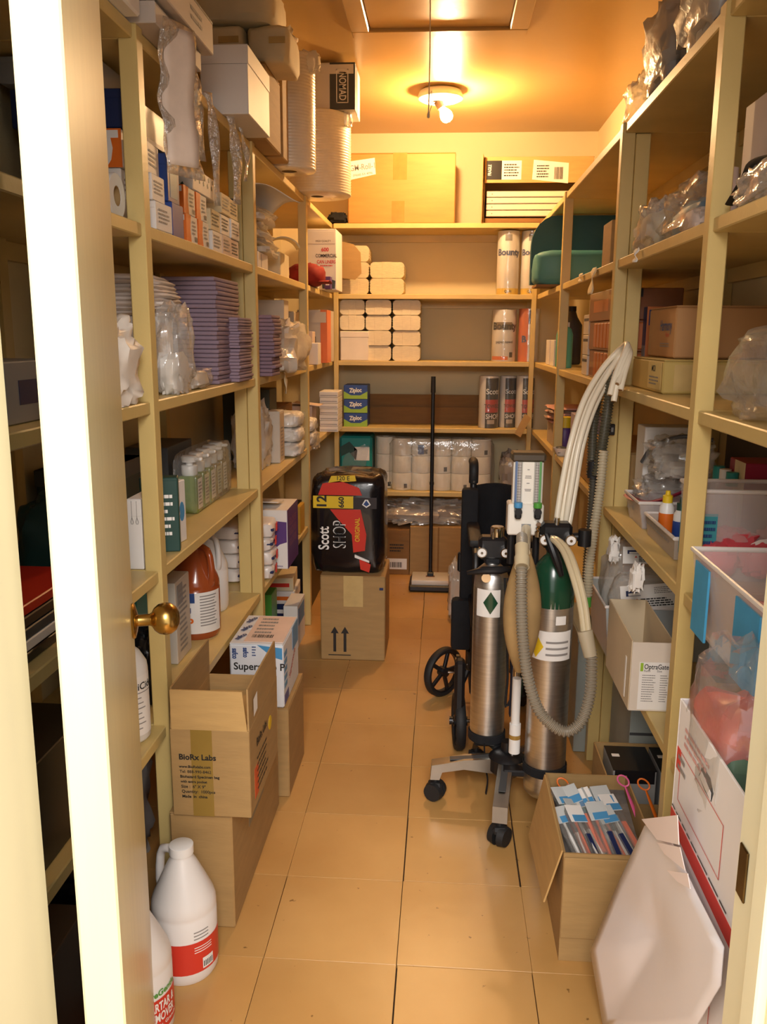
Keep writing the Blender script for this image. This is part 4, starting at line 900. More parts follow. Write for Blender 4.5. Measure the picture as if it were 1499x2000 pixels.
# jugs in front
p = U(352, 1928, Z=0)
JW = mat('white_jug_plastic', '#e9e4df', .35, var=.04, bump=.03)
def cleaner(lb, c, rz, big):
    t = jug('cleaner_jug', lb, c, .0715, .305, JW, WHITEP, rz=rz, group='white cleaner jugs on the floor'); z_ = -rz
    band(t, .0715, .030, .105, mat('red_label', '#d43a2a', .4, var=.05), 'red_label', -PI+z_, .3+z_)
    if big:
        bandtext(t, .0715, .088, .019, 'TARTAR &', WHITEI, ang=-.52+z_, off=.002, bold=.03, sx=.58); bandtext(t, .0715, .064, .019, 'REMOVER', WHITEI, ang=-.52+z_, off=.002, bold=.03, sx=.58)
        bandtext(t, .0715, .046, .008, 'Nonacidic, Granular', WHITEI, ang=-.52+z_, off=.002); bandtext(t, .0715, .118, .013, 'pureGentle', GREEN, ang=-.52+z_, bold=.03)
    else:
        band(t, .0715, .036, .062, PAPER, 'barcode_label', -.75+z_, -.35+z_, n=6, off=.0016)
        for k in range(6): band(t, .0715, .040, .054, INK, 'barcode', -.72+.06*k+z_, -.69+.06*k+z_, n=1, off=.0022)
        for k in range(3): band(t, .0715, .112+.008*k, .1145+.008*k, INKG, 'small_print', -1.0+z_, -.5+z_, n=6)
        for k in range(3): band(t, .0715, .080+.006*k, .082+.006*k, WHITEI, 'small_print', -1.0+z_, -.4+z_, n=6, off=.0016)
    return t
cleaner('white cleaner jug with a red label by the brown cartons', (p.x-.005, p.y+.066, 0), -.5, False)
cleaner('white jug lettered TARTAR REMOVER nearest the open door', (-.598, p.y-.115, 0), -.25, True)

# ================================================================ end wall shelves
# top: big carton
x0, x1, z0, z1, _ = fit(680, 890, 298, 427, Y=4.965, zb=Z6)
t, S = carton('carton', 'large golden brown carton on the top end shelf under the lamp', (x0, x1), (4.965, 5.27), (Z6, z1), mat('golden_cardboard', '#bd8540', .6, var=.10, scale=6, bump=.10, bscale=40, stretch=(1, 1, 6)))
patch(t, S, 'front', .42, .62, .55, 1.0, TAPE, 'tape'); patch(t, S, 'front', .41, 0, .53, .32, TAPE, 'tape')
patch(t, S, 'front', 0, 0, 0, 0, PAPER, 'address_label', poly=[(.02, .62), (.26, .70), (.25, .93), (.01, .88)]); text(t, S, 'front', .14, .80, .030, 'GM-Roll-1', INKG, rot=.12, sx=.8, off=.0016); text(t, S, 'front', .14, .70, .012, '(Hold) EA 4096', INKG, rot=.12, off=.0016)
t = thing('black_strap', 'black strap lying on the end shelf beside the large carton', 'strap', (x0-.06, 4.99, Z6+.001)); B().blob((0, 0, .03), (.10, .08, .06), seed=8, amp=.3).done('strap', BLACKF, t)
# open carton with trays
x0, x1, z0, z1, _ = fit(946, 1110, 305, 430, Y=4.985, zb=Z6); xr_ = U(1162, 320, Y=4.985).x
t = thing('carton', 'open brown carton with shipping labels holding white trays on the end shelf', 'carton', ((x0+xr_)/2, 5.0, Z6+.001)); w = xr_-x0; h = z1-Z6; d = .27
B().box((0, d/2, .004), (w, d, .006)).done('bottom_panel', CARD, t); B().box((0, d-.003, h/2), (w, .005, h)).done('back_panel', CARD, t)
B().box((0, d/2, h-.003), (w, d, .005)).done('top_panel', CARD, t); B().box((w/2-.003, d/2, h/2), (.005, d-.01, h-.014)).done('side_panel', CARD, t); B().box((-w/2+.003, d/2, h/2), (.005, d-.01, h-.014)).done('side_panel', CARD, t)
B().box((0, -.002, h-.068), (w*.99, .004, .135), bev=.001).done('front_flap', CARDL, t)
B().box((-w/2-.004, -.03, h/2+.006), (.004, .14, h*.98), bev=.001, M=Matrix.Rotation(-.1, 4, 'Z')).done('side_flap', CARDL, t)
B().box((0, .02, .017), (w*.97, .04, .025), bev=.001).done('lower_tuck', CARDD, t)
Sz = (w, .008, h)
patch(t, Sz, 'front', .02, .66, .16, .94, BLACKP, 'black_label'); patch(t, Sz, 'front', .16, .66, .34, .94, PAPER, 'shipping_label'); patch(t, Sz, 'front', 0, 0, 0, 0, PAPER, 'shipping_label', poly=[(.44, .66), (.77, .60), (.77, .90), (.45, .95)])
text(t, Sz, 'front', .05, .80, .018, 'FRAGILE', WHITEI, rot=PI/2, sx=.6); barcode(t, Sz, 'front', .64, .66, .72, .84); lines(t, Sz, 'front', .48, .68, .60, .88, 5, INK, 3); lines(t, Sz, 'front', .18, .7, .32, .9, 5, INK, 5)
for k in range(4):
    tt, S2 = box3('flat_tray', ('lowest', 'second', 'third', 'top')[k]+' white flat tray inside the open carton on the end shelf', 'tray', (x0+.016, x0+w*.80), (5.004, 5.22), (Z6+.040+.034*k, Z6+.071+.034*k), mat('warm_white_board', '#e8dcc6', .5), 0, 'white trays in the open carton', flap=False)
    patch(tt, S2, 'front', .0, .0, 1, .10, INKG, 'lower_edge'); patch(tt, S2, 'front', .06, .4, .075, .6, INKG, 'rivet'); 
# second shelf: folded towels left, rolls right
def brow(y0, y1, Y=4.99): return U(720, y1, Y=Y).z, U(720, y0, Y=Y).z
cols5 = ((664, 721), (723, 790)); bh = (U(720, 540, Y=4.99).z-U(720, 572, Y=4.99).z)
for ci, (a_, b2) in enumerate(cols5):
    for r_ in range(3 - ci):
        xa, xb = U(a_, 540, Y=4.99).x, U(b2, 540, Y=4.99).x
        bundle('towel_bundle', ('bottom', 'middle', 'top')[r_]+' beige folded towel bundle in the '+('left', 'right')[ci]+' pile under the large carton', (xa+.001, xb-.001), (4.985+.01*r_, 5.21), (Z5+bh*r_, Z5+bh*(r_+1)-.002), TOWEL, 'towel bundles under the large carton', seed=ci*5+r_)
t = thing('cardboard_flap', 'brown cardboard flap leaning against the folded towel bundles', 'cardboard', (-.60, 4.905, Z5+.03), 0)
B().prism([(-.02, .06), (.10, .045), (.135, .08), (.13, .19), (.09, .235), (-.02, .26)], 0, .004, axis='Y').done('flap', CARD, t)
def bounty(lb, F, Y, zb, style, d=None):
    x0, x1, z0, z1, _ = fit(*F, Y=Y, zb=zb); r = (x1-x0)/2; h = z1-zb
    t = roll('paper_towel_roll', lb, ((x0+x1)/2, Y+r, zb), r, h, PAPER, cat='paper towel', group='paper towel rolls on the end shelves')
    if style == 'tall':
        band(t, r, .002, h*.10, YELLOW, 'yellow_band', -PI, 0); bandtext(t, r, h*.05, .014, 'Quilt', INK, off=.002); bandtext(t, r, h*.66, r*.55, 'Bounty', INKB, off=.002, bold=.04); band(t, r, h*.84, h*.94, INKG, 'grey_panel', -PI*.62, -PI*.42)
    elif style == 'short':
        band(t, r, h*.62, h*.76, mat('dull_print', '#8d7a5a', .5), 'swirl_band', -PI*.75, -PI*.3); bandtext(t, r, h*.68, r*.55, 'Bounty', INK, off=.002, bold=.05); bandtext(t, r, h*.38, r*.22, 'paper towel', INK, off=.002); band(t, r, h*.03, h*.10, ORANGE, 'orange_band', -PI*.9, -PI*.4); band(t, r, h*.08, h*.18, INK, 'code_panel', -PI*.36, -PI*.26)
    elif style == 'orange':
        band(t, r, 0, h, ORANGE, 'orange_side', -PI, -PI*.55); bandtext(t, r, h*.42, r*.6, 'B', INKB, ang=-PI*.68, off=.002, bold=.05); band(t, r, h*.72, h*.97, NAVY, 'navy_panel', -PI*.55, -PI*.42)
    elif style == 'scott':
        band(t, r, .0, h*.96, BLACKP, 'black_band', -PI*.62, -PI*.12, off=.001); band(t, r, h*.30, h*.55, RED, 'red_band', -PI*.62, -PI*.12, off=.0016)
        bandtext(t, r, h*.70, r*.55, 'Scott', WHITEI, ang=-PI*.37, off=.0026, bold=.02, sx=.9); bandtext(t, r, h*.22, r*.5, 'SHOP', WHITEI, ang=-PI*.37, off=.0026, bold=.02, sx=.8); bandtext(t, r, h*.42, r*.4, 'TOWELS', INK, ang=-PI*.37, off=.0026, sx=.8)
        band(t, r, h*.08, h*.16, mat('dull_white_board'), 'pale_print', -PI*.55, -PI*.3, off=.002)
    B().lathe([(r+.003, .002), (r+.003, h*.995), (r*.6, h*1.005)], n=28, cap=False).done('clear_wrap', FILM, t)
    return t
bounty('tall white paper towel roll with a yellow band on the second end shelf', (973, 1016, 450, 567), 4.985, Z5, 'tall')
bounty('tall white paper towel roll beside the teal cushion', (1020, 1060, 450, 567), 5.0, Z5, 'tall')
# third shelf
cols4 = ((664, 713), (714, 765), (767, 822)); bh = (U(740, 582, Y=4.99).z-Z4-.008)/4
for ci, (a_, b2) in enumerate(cols4):
    for r_ in range(4):
        if ci == 0 and r_ < 2: continue
        xa, xb = U(a_, 640, Y=4.99).x, U(b2, 640, Y=4.99).x
        bundle('towel_bundle', ('bottom', 'third', 'second', 'top')[r_]+' white folded towel bundle in the '+('left', 'middle', 'right')[ci]+' pile on the third end shelf', (xa+.0015, xb-.0015), (4.985+.008*((r_+ci) % 2), 5.21), (Z4+bh*r_, Z4+bh*(r_+1)-.002), mat('white_towel', '#e6dac0', .9, var=.08, scale=40, bump=.3, bscale=70, stretch=(1, 1, 7)), 'towel bundles on the third end shelf', seed=ci*5+r_+30)
x0, x1, z0, z1, _ = fit(661, 720, 651, 702, Y=4.965, zb=Z4)
t, S = box3('foam_box', 'white foam box with a lid beside the folded towel bundles', 'box', (x0+.012, x1), (4.965, 5.20), (Z4, Z4+2*bh-.006), mat('white_foam', '#efe6dc', .7), flap=False, bev=.004); B().box((0, 0, S[2]-.018), (S[0]+.004, S[1]+.004, .034), bev=.003).done('lid', mat('white_foam'), t)
bounty('white paper towel roll with a swirl logo on the third end shelf', (963, 1010, 605, 703), 4.985, Z4, 'short')
bounty('orange and white paper towel roll on the third end shelf', (1015, 1055, 603, 703), 4.99, Z4, 'orange')
# fourth shelf
for k in range(3):
    xa, xb, _, _, _ = fit(672, 718, 750, 830, Y=4.98, zb=Z1); hh = (U(695, 752, Y=4.98).z-Z1)/3
    t, S = box3('bag_box', ('bottom', 'middle', 'top')[k]+' blue and green box lettered Ziploc in the stack', 'box', (xa, xb), (4.98, 5.16), (Z1+hh*k, Z1+hh*(k+1)-.0008), BLUE, 0, 'stack of zip bag boxes')
    patch(t, S, 'front', 0, 0, 1, .26, LIME, 'green_band', off=.0015); patch(t, S, 'front', 0, 0, 0, 0, LIME, 'green_swoosh', off=.0015, poly=[(0, .26), (.3, .26), (0, .55)]); patch(t, S, 'front', 0, 0, 0, 0, LIME, 'green_swoosh', off=.0015, poly=[(1, .26), (.7, .26), (1, .55)])
    text(t, S, 'front', .5, .62, .024, 'Ziploc', WHITEI, rot=.05, bold=.04, sx=.8, off=.003)
xa, xb, za, zb2, _ = fit(718, 936, 770, 830, Y=5.22, zb=Z1)
t = thing('cardboard_sheet', 'long brown cardboard sheet leaning at the back of the fourth end shelf', 'cardboard', ((xa+xb)/2, 5.20, Z1+.001)); B().box((0, .015, (zb2-Z1)/2), (xb-xa, .008, zb2-Z1), bev=.001, M=Matrix.Rotation(-.12, 4, 'X')).box((0, .005, (zb2-Z1)*.28), (xb-xa, .006, (zb2-Z1)*.56), M=Matrix.Rotation(-.05, 4, 'X')).done('sheet', CARDD, t)
bounty('blue grey shop towel roll lettered Scott, left of three on the fourth end shelf', (937, 975, 735, 830), 4.98, Z1, 'scott')
bounty('blue grey shop towel roll lettered Scott, middle of three on the fourth end shelf', (977, 1009, 735, 830), 5.03, Z1, 'scott')
bounty('blue grey shop towel roll lettered Scott, right of three beside the corner post', (1010, 1045, 735, 830), 4.99, Z1, 'scott')
t = thing('cardboard_flap', 'small tan cardboard flap sticking out at the right corner post', 'cardboard', (.41, 4.90, Z1-.02)); B().prism([(0, 0), (.035, -.02), (.09, .09), (.055, .115)], 0, .004, axis='Y').done('flap', CARDL, t)
# fifth shelf
t, S = block('tissue_pack', 'teal pack with a white panel on the lowest end shelf', 'pack', (664, 727, 852, 950), TEAL, .22, Y=4.99, zb=Z0, bev=.012, flap=False)
patch(t, S, 'front', .45, .55, .92, .80, WHITEI, 'white_panel'); patch(t, S, 'front', 0, 0, 0, 0, DGREEN, 'dark_print', poly=[(.02, .80), (.3, .9), (.55, .74), (.5, .55), (.3, .7), (.04, .62)]); B().blob((0, 0, S[2]*.48), (S[0]*1.02, S[1]*1.02, S[2]*1.03), seed=8, amp=.05, sq=.3).done('clear_wrap', FILM, t)
t = thing('tissue_roll_pack', 'clear pack of white toilet rolls on the lowest end shelf', 'toilet paper', (0, 0, 0)); xs = [U(px, 910, Y=5.0).x for px in (757, 781, 818, 862, 901, 944)]
x00 = xs[1]; t.location = ((xs[1]+xs[-1])/2, 5.05, Z0+.001); rr = .0585; rh = (U(850, 857, Y=5.0).z-Z0)/3
rb = B().lathe([(.02, .001), (rr*.97, 0), (rr, .003), (rr, rh-.005), (rr*.97, rh-.002), (.02, rh-.002), (.02, .001)], n=24, cap=False).done('toilet_roll', TISSUE, t)
cx_ = [-2.02, -1.01, 0, 1.01, 2.02]
first = True
for ci in range(5):
    for r_ in range(3):
        for row in range(1 if ci else 2):
            o = rb if first else bpy.data.objects.new('toilet_roll', rb.data)
            if not first: COL.objects.link(o); o.parent = t
            first = False
            o.location = (cx_[ci]*rr*2.02*.98 - (.10 if row else 0), row*.06, rh*r_)
            if (ci+r_) % 3 == 0:
                sub = B(); sub.grid(lambda u, v: ((rr+.0012)*math.cos(-1.3+.35*u), (rr+.0012)*math.sin(-1.3+.35*u), .012+.026*v), 4, 1); sub.done('code_label', DGREY, o)
bb = B().grid(lambda u, v: (cx_[1]*rr*1.98+(rr+.002)*math.sin(-.35+.6*u)*1, -(rr+.002)*math.cos(-.35+.6*u), rh*2.1+.055*v), 6, 1); bb.done('round_logo', INKB, t)
B().blob((0, .02, rh*1.47), (rr*2*5.25, .17, rh*3.06), seed=18, amp=.035, freq=5, sq=.2, nu=60, nv=20).done('clear_wrap', FILM, t, smooth=28)
t = thing('grey_sack', 'grey crumpled sack at the right end of the lowest end shelf', 'bag', (.405, 5.08, Z0+.001)); B().blob((0, 0, .11), (.12, .2, .23), seed=19, amp=.3).done('bag', FILMD, t, smooth=28); B().blob((0, 0, .08), (.09, .15, .16), seed=29, amp=.2).done('contents', DGREY, t)
t = thing('blue_cap_bottle', 'clear bottle with a blue cap beside the teal pack', 'bottle', (-.66, 4.80, Z0+.15)); B().lathe([(.03, 0), (.032, .01), (.032, .10), (.015, .13)], n=18).done('body', TUB, t); B().lathe([(.017, .13), (.017, .155), (.001, .156)], n=14).done('cap', BLUE, t)
t.location = (-.70, 4.76, .4605)
# under the end shelves
p = U(778, 1128, Z=0)
t, S = block('carton', 'brown carton with a barcode label on the floor under the end shelves', 'carton', (752, 800, 1035, 1129), CARDD, .22, Y=4.93, zb=0); patch(t, S, 'front', .1, .12, .9, .36, PAPER, 'barcode_label'); barcode(t, S, 'front', .15, .16, .7, .28); lines(t, S, 'front', .2, .5, .8, .7, 3, INK, 3)
t, S = block('carton', 'wide brown carton behind the floor sweeper', 'carton', (801, 912, 1030, 1131), CARD, .24, Y=4.93, zb=0, flap=False); patch(t, S, 'front', .485, 0, .515, 1, CARDD, 'panel_seam')
xa, xb, za, zb2, _ = fit(748, 925, 972, 1032, Y=4.95); zc_ = U(850, 1030, Y=4.93).z+.004
bag('plastic_bag', 'long crumpled clear plastic on the floor cartons under the end shelves', 'bag', ((xa+xb)/2, 5.06, zc_), (xb-xa, .21, .135), FILMH, 61, amp=.42, freq=6, nu=46, nv=20, inner=[((0, .02, 0), ((xb-xa)*.8, .15, .10), mat('dull_white_board'), 'folded_sheet')])

# ================================================================ floor sweeper
p = U(840, 1157, Z=0)
t = thing('floor_sweeper', 'manual floor sweeper with a white head and long black handle', 'sweeper', (p.x, p.y+.10, 0))
w = U(880, 1150, Y=p.y).x-U(802, 1150, Y=p.y).x
B().box((0, 0, .022), (w*1.06, .22, .036), bev=.008).done('brush_base', BLACKP, t)
B().box((0, -.005, .052), (w*.94, .18, .030), bev=.006, seg=2).done('head_cover', mat('sweeper_white', '#d9d2c6', .35), t)
B().box((0, -.01, .0675), (.05, .03, .0012)).done('logo_print', mat('brown_ink', '#8a5a3a', .5), t)
for sx in (-1, 1):
    for sy in (-1, 1): B().cyl((sx*w*.40, sy*.085, .014), (sx*w*.46, sy*.085, .014), .0135, n=14).done('wheel', BLACKR, t)
top = U(847, 737, Y=p.y+.13)
e = Vector((top.x-p.x, .03, top.z))
B().box((0, .0, .075), (.035, .03, .03), bev=.004).done('handle_joint', BLACKP, t)
B().cyl((0, 0, .075), tuple(e), .0105, n=14).done('handle', BLACKP, t)
B().cyl(tuple(e*.93), tuple(e*1.004), .0135, .0125, n=14).done('grip', BLACKR, t)
B().cyl(tuple(e*.50), tuple(e*.512), .0125, n=14).done('tube_joint', BLACKR, t)

# ================================================================ gas cart (two cylinders, flowmeter, hoses)
def spline(pts, step=.01):
    P = [Vector(p) for p in pts]; out = []
    for i in range(len(P)-1):
        a, b, c, d = P[max(i-1, 0)], P[i], P[i+1], P[min(i+2, len(P)-1)]
        n = max(2, int((c-b).length/step))
        for k in range(n):
            s = k/n
            out.append(.5*((2*b)+(-a+c)*s+(2*a-5*b+4*c-d)*s*s+(-a+3*b-3*c+d)*s**3))
    out.append(P[-1]); return out
def resample(path, step):
    out = [path[0]]; acc = 0
    for a, b in zip(path, path[1:]):
        L = (b-a).length
        while acc+L >= step:
            s = (step-acc)/L; a = a.lerp(b, s); out.append(a.copy()); L = (b-a).length; acc = 0
        acc += L
    return out
def pix(seq): return [U(x, y, Y=Y) for x, y, Y in seq]
HX, HY = .215, 2.42
cart = thing('gas_cart', 'wheeled stand with two gas cylinders, white flowmeter and breathing bag', 'medical cart', (HX, HY, 0))
def L(v): return Vector(v)-Vector((HX, HY, 0))
hubm = BLACKP
B().lathe([(.001, .10), (.045, .10), (.055, .112), (.055, .150), (.04, .165), (.018, .17), (.018, .20)], n=24).done('hub', hubm, cart)
for k, (adeg, r) in enumerate(((181, .215), (262, .235), (333, .22), (45, .22), (112, .22))):
    a = math.radians(adeg); c_, s_ = math.cos(a), math.sin(a)
    prof = [(.03, .10), (.03, .150), (r*.6, .142), (r-.02, .128), (r+.012, .122), (r+.016, .075), (r-.012, .075), (r-.02, .100), (r*.6, .112)]
    b_ = B().prism(prof, -.021, .021, axis='Y', M=Matrix.Rotation(a, 4, 'Z')); lg = b_.done('leg', ALU, cart)
    B().prism([(r*.25, .1465), (r*.25, .149), (r*.80, .1385), (r*.80, .136)], -.010, .010, axis='Y', M=Matrix.Rotation(a, 4, 'Z')).done('leg_groove', DGREY, lg)
    cp = Vector((r*c_, r*s_, 0)); ax = Vector((math.cos(a+1.1), math.sin(a+1.1), 0))
    cs = B().cyl(cp+Vector((0, 0, .055)), cp+Vector((0, 0, .085)), .008, n=10)
    for s in (-1, 1):
        q0 = cp+ax*s*.006+Vector((0, 0, .031)); cs.cyl(q0, q0+ax*s*.019, .031, .027, n=22)
    cs.box(tuple(cp+Vector((0, 0, .048))), (.044, .044, .024), bev=.008)
    cs.done('caster', BLACKR, cart)
B().cyl((.015, -.02, .165), (.018, -.05, .86), .011, n=14).done('pole', CHROME, cart)
def cylinder(c, r, z0, z1, shoulder, nm):
    p = L((c[0], c[1], 0)); h = z1-z0
    o = B().lathe([(r*.80, z0), (r*.97, z0+.012), (r, z0+.03), (r, z1-.05)], c=p, n=36).done('gas_cylinder', STEEL, cart, smooth=50)
    return p
pl = cylinder((.158, 2.515), .0535, .165, .71, None, 'l')
B().lathe([(.0535, .66), (.051, .690), (.042, .712), (.024, .728), (.020, .732), (.020, .75)], c=pl, n=30).done('cylinder_shoulder', STEEL, cart, smooth=60)
pr_ = cylinder((.318, 2.335), .0595, .085, .735, None, 'r')
B().lathe([(.0597, .665), (.0599, .70), (.058, .74), (.048, .778), (.030, .80), (.022, .806), (.022, .83)], c=pr_, n=30).done('cylinder_shoulder', O2GREEN, cart, smooth=60)
for (c, r, z) in ((pl, .056, .175), (pr_, .062, .168)):
    B().lathe([(r, z-.012), (r+.002, z-.010), (r+.002, z+.014), (r, z+.016)], c=c, n=30, cap=False).done('strap', BLACKF, cart)
B().box(tuple(pl+Vector((.01, .03, .155))), (.10, .12, .02), bev=.004).box(tuple(pr_+Vector((-.05, .02, .14))), (.14, .05, .02), bev=.004).done('cylinder_cradle', BLACKP, cart)
st = [pl+Vector((-.01, -.056, .17)), pl+Vector((-.005, -.066, .10)), pl+Vector((.004, -.062, .05)), pl+Vector((.0, -.06, .005))]
B().tube(spline(st, .012), .010, n=8, flat=.25).done('strap_end', BLACKF, cart)
# labels on the cylinders
def cband(c, r, z0, z1, a0, a1, m, nm, poly=None, off=.001):
    b_ = B()
    if poly is None: b_.grid(lambda u, v: Vector((c.x+(r+off)*math.cos(a0+(a1-a0)*u), c.y+(r+off)*math.sin(a0+(a1-a0)*u), z0+(z1-z0)*v)), 12, 1)
    else:
        b_.grid(lambda u, v: Vector((c.x+(r+off)*math.cos(a0+(a1-a0)*u), c.y+(r+off)*math.sin(a0+(a1-a0)*u), z0+(z1-z0)*(.5+(v-.5)*2*max(.001, .5-abs(u-.5))))), 12, 1)
    return b_.done(nm, m, cart)
cband(pl, .0535, .575, .66, -2.5, -1.1, PAPER, 'cylinder_label'); cband(pl, .0535, .585, .655, -2.05, -1.25, O2GREEN, 'green_diamond', [(0, .5), (.5, 0), (1, .5), (.5, 1)], .0025)
cband(pr_, .0595, .515, .60, -2.9, -.6, PAPER, 'cylinder_label'); cband(pr_, .0595, .52, .59, -2.75, -2.0, YELLOW, 'yellow_diamond', [(0, .5), (.5, 0), (1, .5), (.5, 1)], .0025); cband(pr_, .0595, .62, .645, -1.5, -1.0, PAPER, 'cylinder_label')
for k in range(3): cband(pr_, .0595, .530+.018*k, .536+.018*k, -1.9, -.8, INKG, 'label_print', None, .002)
# valve yokes, gauges, handles
for (c, z, dx) in ((pl, .745, 0), (pr_, .83, 0)):
    B().box(tuple(c+Vector((0, -.005, z+.035))), (.085, .055, .07), bev=.010).box(tuple(c+Vector((0, .0, z))), (.05, .05, .03), bev=.006).done('valve_yoke', BLACKP, cart)
    for sx in (-.034, .036):
        g0 = c+Vector((sx, -.034, z+.028)); g = B(); g.cyl(g0, g0+Vector((0, -.016, 0)), .0155, n=20); ob = g.done('gauge', CHROME, cart)
        B().cyl(g0+Vector((0, -.0162, 0)), g0+Vector((0, -.0168, 0)), .0125, n=18).done('dial', PAPER, ob); B().cyl(g0+Vector((0, -.0168, 0)), g0+Vector((0, -.020, 0)), .004, n=8).done('dial_centre', CHROME, ob)
    B().cyl(c+Vector((0, -.02, z+.035)), c+Vector((0, -.02, z+.085)), .008, n=12).done('valve_stem', CHROME, cart)
B().lathe([(.02, 0), (.021, .008), (.021, .026), (.018, .030), (.001, .030)], c=pl+Vector((.012, -.01, .815)), n=22).done('regulator_knob', CHROME, cart)
B().tube([pl+Vector((-.075, -.055, .712)), pl+Vector((-.03, -.068, .724)), pl+Vector((.02, -.068, .726)), pl+Vector((.05, -.062, .730))], [.006, .012, .012, .008], n=10).done('tee_handle', BLACKP, cart)
B().cyl(pl+Vector((-.02, -.05, .700)), pl+Vector((-.02, -.064, .700)), .014, n=18).done('seal_washer', CHROME, cart)
B().tube([pr_+Vector((-.03, -.05, .875)), pr_+Vector((-.015, -.066, .84)), pr_+Vector((.0, -.07, .80)), pr_+Vector((.012, -.066, .765))], [.007, .012, .012, .007], n=10).done('tee_handle', BLACKP, cart)
B().cyl(pr_+Vector((.03, -.02, .86)), pr_+Vector((.09, -.02, .865)), .012, n=12).cyl(pr_+Vector((.075, -.03, .84)), pr_+Vector((.075, -.03, .885)), .018, n=14).done('side_valve', BLACKP, cart)
# thin dark tubes behind the bag
for k in range(3):
    pts = [pl+Vector((.035+.01*k, -.058, .70)), pl+Vector((.045+.012*k, -.07, .55)), pl+Vector((.052+.012*k, -.075, .40)), pl+Vector((.050+.015*k, -.07, .30-.03*k)), pl+Vector((.075+.01*k, -.068, .36)), pl+Vector((.085+.006*k, -.064, .52))]
    B().tube(spline(pts, .02), .0042, n=7).done('gas_tube', (BLACKR, mat('dark_blue_tube', '#1d2433', .4), mat('dark_green_tube', '#1c3a2a', .4))[k], cart)
B().cyl(L((.228, 2.33, .21)), L((.228, 2.33, .30)), .0165, n=16).cyl(L((.228, 2.33, .30)), L((.228, 2.33, .44)), .0125, n=14).done('white_column', WHITEP, cart)
B().lathe([(.0172, .255), (.0172, .268)], c=L((.228, 2.33, 0)), n=16, cap=False).done('column_band', TAPE, cart)
# flowmeter head
fx0, fx1 = .186, .284; fz0, fz1 = .857, .945; mx, my = L(((fx0+fx1)/2, 2.375, 0)).x, L((0, 2.375, 0)).y
MW = mat('flowmeter_white', '#ece6da', .35, var=.03)
B().box((mx, my, (fz0+fz1)/2), (fx1-fx0, .07, fz1-fz0), bev=.004).done('flowmeter_block', MW, cart)
ux = mx+.004; up = B().box((ux, my+.005, 1.005), (.082, .05, .125), bev=.004).done('flowmeter_panel', MW, cart)
B().box((ux, my+.006, 1.0735), (.094, .066, .026), bev=.006).done('flowmeter_cap', mat('brown_cap', '#4a3d2c', .4), cart)
for s, m, m2 in ((-1, mat('blue_tube_back', '#5a6f96', .4), SKY), (1, mat('green_tube_back', '#5f9a5a', .4), GREEN)):
    B().box((ux+s*.0265, my-.0205, 1.005), (.021, .002, .118)).done('tube_scale', mat('grey_scale', '#aaa79d', .4), up)
    B().cyl((ux+s*.0235, my-.025, .948), (ux+s*.0235, my-.025, 1.06), .0045, n=10).done('flow_tube', TUB, up)
    B().box((ux+s*.033, my-.0215, 1.005), (.006, .003, .118)).done('colour_strip', m, up)
    b_ = B()
    for j in range(14): b_.box((ux+s*.024, my-.0218, .955+.0075*j), (.010, .0012, .0012))
    b_.done('scale_marks', INK, up)
    kx = ux+s*.0265
    B().cyl((kx, my-.034, .928), (kx, my-.060, .928), .0105, n=16).box((kx, my-.045, .918), (.018, .024, .022), bev=.004).done('control_knob', BLACKP, cart)
    B().lathe([(.0115, .938), (.012, .942), (.0115, .952), (.001, .953)], c=(kx, my-.045, 0), n=16).done('knob_cap', m2, cart)
pn = B().box((ux, my-.021, 1.002), (.030, .003, .118)).done('name_plate', MW, cart)
b_ = B()
for z_, w_ in ((1.040, .006), (1.022, .016), (1.017, .018), (1.002, .008), (.985, .018), (.981, .016)): b_.box((ux, my-.0228, z_), (w_, .0008, .0022))
b_.done('plate_print', INKG, pn)
b_ = B(); b_.box((mx+.002, my-.0355, .880), (.026, .002, .020)); b_.done('outlet_recess', GREY, cart)
B().cyl((mx+.034, my-.036, .893), (mx+.034, my-.056, .893), .007, n=12).lathe([(.009, -.02), (.010, -.005), (.006, 0), (.009, .006), (.004, .012)], c=(mx+.034, my-.052, .878), n=12).done('chrome_fitting', CHROME, cart)
for s in (-1, 1): B().cyl((mx+s*.035, my, fz0-.09), (mx+s*.035, my, fz0), .010, n=12).done('gas_inlet', BLACKP, cart)
# breathing bag
bx = L(U(1021, 1185, Y=2.19)); prof = []
zt, zb = U(1020, 1062, Y=2.19).z, U(1022, 1312, Y=2.19).z
for i in range(17):
    v = i/16; rr = .048*math.sin(PI*min(1, v*.97+.03))**.85*(1-.15*v)+.006; prof.append((rr, zb+(zt-zb)*v))
B().lathe(prof, c=(bx.x, bx.y, 0), n=26, sy=.75).done('breathing_bag', BAGTAN, cart, smooth=60)
B().cyl((bx.x, bx.y-.01, zt-.02), (mx+.002, my-.045, .878), .0135, n=16).done('bag_neck', HOSEC, cart)
# corrugated hose
def corr(pts, r, m, nm, par, pitch=.0088, depth=.0028, n=12):
    path = resample(spline(pts, .004), pitch/4); rad = [r+(depth if (i % 4) in (1, 2) else -depth*.2) for i in range(len(path))]
    return B().tube([L(p) for p in path] if par is cart else path, rad, n=n).done(nm, m, par, smooth=50)
hp = pix([(1020, 1048, 2.24), (1020, 1075, 2.165), (1019, 1120, 2.10), (1019, 1180, 2.085), (1022, 1250, 2.08), (1032, 1325, 2.07), (1056, 1392, 2.06), (1100, 1428, 2.05), (1134, 1412, 2.05), (1152, 1360, 2.06), (1156, 1300, 2.07), (1154, 1268, 2.08)])
corr(hp, .0125, HOSEG, 'corrugated_hose', cart)
a, b2 = L(U(1020, 1066, Y=2.15)), L(U(1020, 1108, Y=2.10)); B().cyl(a, b2, .018, .0165, n=18).cyl(a+(b2-a)*.55, b2, .0195, .019, n=18).done('hose_cuff', HOSEC, cart)
